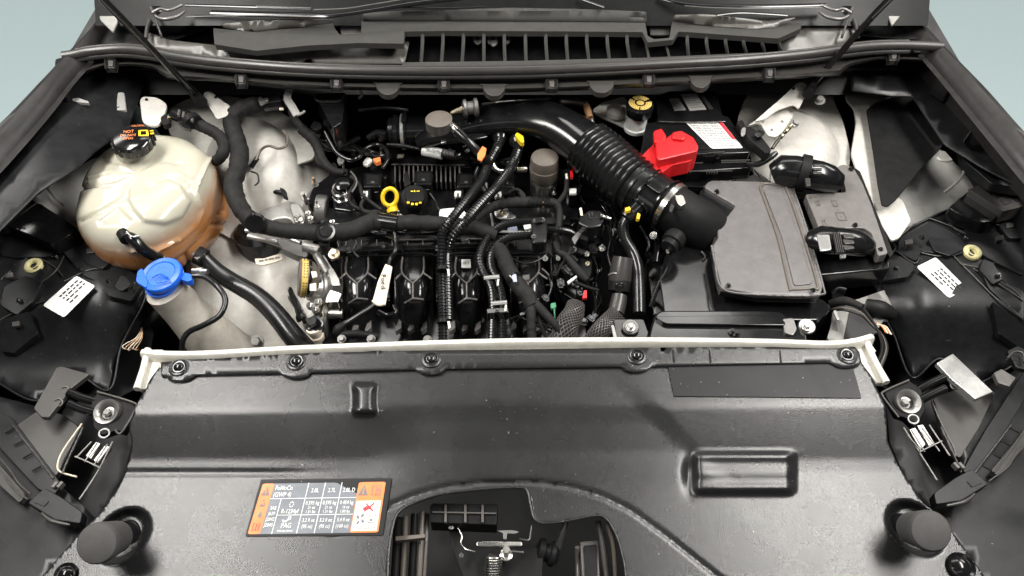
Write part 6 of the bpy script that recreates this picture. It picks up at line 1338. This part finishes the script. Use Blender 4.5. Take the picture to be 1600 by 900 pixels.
lead('black lead with grey plug under the solenoid studs', [(902,408,-.09),(892,400,-.085),(880,410,-.09),(872,424,-.1)], 2.6, 'tape', (868,428,-.1,8,'blkm',-20))
lead('thin black wire over the left end of the manifold rail', [(540,366,-.05),(556,378,-.06),(552,392,-.07),(560,402,-.08)], 2, 'wire')
lead('short thick black lead dropping behind the red clip sensor', [(900,276,-.05),(908,290,-.06),(906,306,-.07),(914,318,-.08)], 3, 'rub')
t = thing('throttle_bracket', 'black stamped bracket with bright bolts beneath the sensor harness', 'bracket', W(880,420,-.12))
slab('plate', [(862,396),(884,392),(894,410),(886,424),(866,420)], -.105, .008, 'blk', t, r=3)
slab('arm', [(866,420),(878,420),(884,446),(872,452)], -.11, .008, 'blk', t, r=2)
for (x, y) in ((870,402),(884,404),(876,440)): put('bolt', 'bolt', x, y, -.104, 4, 'cast', t)
t = thing('hose_clip', 'black moulded hose clip strapped over both hanging loom tubes', 'clip', W(776,500,-.1))
slab('saddle', [(760,482),(794,480),(795,488),(761,490)], -.085, .02, 'blk', t, r=2); put('bolt', 'screw', 777, 485, -.083, 3.5, 'fend', t)
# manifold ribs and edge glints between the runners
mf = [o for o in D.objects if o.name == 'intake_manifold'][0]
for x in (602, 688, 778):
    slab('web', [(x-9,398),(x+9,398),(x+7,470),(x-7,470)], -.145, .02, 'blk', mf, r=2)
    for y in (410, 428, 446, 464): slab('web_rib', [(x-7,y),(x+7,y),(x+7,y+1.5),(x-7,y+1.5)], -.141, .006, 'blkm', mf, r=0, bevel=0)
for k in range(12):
    x = 540+k*24; slab('rail_rib_glint', [(x,374),(x+1.5,374),(x+1.5,384),(x,384)], -.097, .004, 'fend', mf, r=0, bevel=0)  # lighter grey strips painted as glints along the rail ribs
# dust-lined screws on the airbox and fuse box
for nm, pts in (('airbox', ((1120,300,-.023),(1138,446,-.023),(1270,454,-.02))), ('fuse_box', ((1336,352,-.028),(1330,264,-.028),(1376,390,-.03)))):
    o = [q for q in D.objects if q.name == nm][0]
    for (x, y, z) in pts: put('bolt', 'screw', x, y, z, 4, 'blk', o)

random.seed(21)
def bundle(label, anchors, n, r, mats, z=-.07, plugs=0):
    """a countable handful of thin leads fanned along one route"""
    t = thing('wire_bundle', label, 'wires', W(*anchors[0]))
    for k in range(n):
        P = [(x+random.uniform(-7, 7), y+random.uniform(-5, 5), zz+random.uniform(-.012, .012)) for x, y, zz in anchors]
        tube('lead', P, r*random.uniform(.7, 1.25), mats[k % len(mats)], t, n=6)
        if k < plugs: put('conn', 'plug', P[-1][0], P[-1][1], P[-1][2], random.uniform(6, 9), 'blk', t, rz=random.uniform(-50, 50))
    for q in anchors[1:-1:2]: put('bolt', 'clip', q[0], q[1], q[2], 4, 'silv', t, axis=(random.uniform(-.5, .5), -.5, 1))
    return t
bundle('loose thin black leads and plugs low between the braided sleeve and grey canister', [(930,400,-.11),(934,424,-.12),(926,448,-.13),(934,470,-.14),(928,500,-.15)], 7, 2.2, ['rub','blk','tape'], plugs=4)
bundle('loose black leads under the firewall module at the left rear of the engine', [(498,206,-.04),(520,226,-.05),(548,232,-.06),(580,240,-.06),(610,246,-.06)], 7, 2.4, ['tape','blk','rub'], plugs=3)
bundle('tangle of thin leads between solenoid block and the intake cuff', [(900,320,-.10),(930,312,-.11),(952,330,-.11),(960,360,-.11),(952,392,-.12)], 6, 2.0, ['rub','blk','wire'], plugs=3)
bundle('thin leads dropping between breather pipe and airbox case', [(1016,400,-.12),(1010,424,-.12),(1018,448,-.13),(1040,462,-.13),(1056,476,-.14)], 6, 2.2, ['rub','blk','tape'], plugs=3)
bundle('thin leads behind the fourth ignition coil and brown canister', [(740,252,-.07),(768,258,-.075),(790,254,-.075),(812,250,-.07)], 5, 2.2, ['tape','blk'], plugs=2)
bundle('thin leads crossing the manifold rail left of the white block', [(560,356,-.075),(600,362,-.08),(650,362,-.08),(690,366,-.08)], 4, 1.8, ['blk','rub'], plugs=1)
bundle('thin leads low in front of the fourth runner by the crossmember', [(800,500,-.13),(816,492,-.13),(838,504,-.14),(860,514,-.15)], 5, 2.2, ['tape','rub','blk'], plugs=2)
bundle('leads and fittings in the shade between radiator hose and pulley', [(430,412,-.2),(446,436,-.2),(456,470,-.2),(470,500,-.2)], 5, 3, ['rub','blkm','castd'], plugs=2)
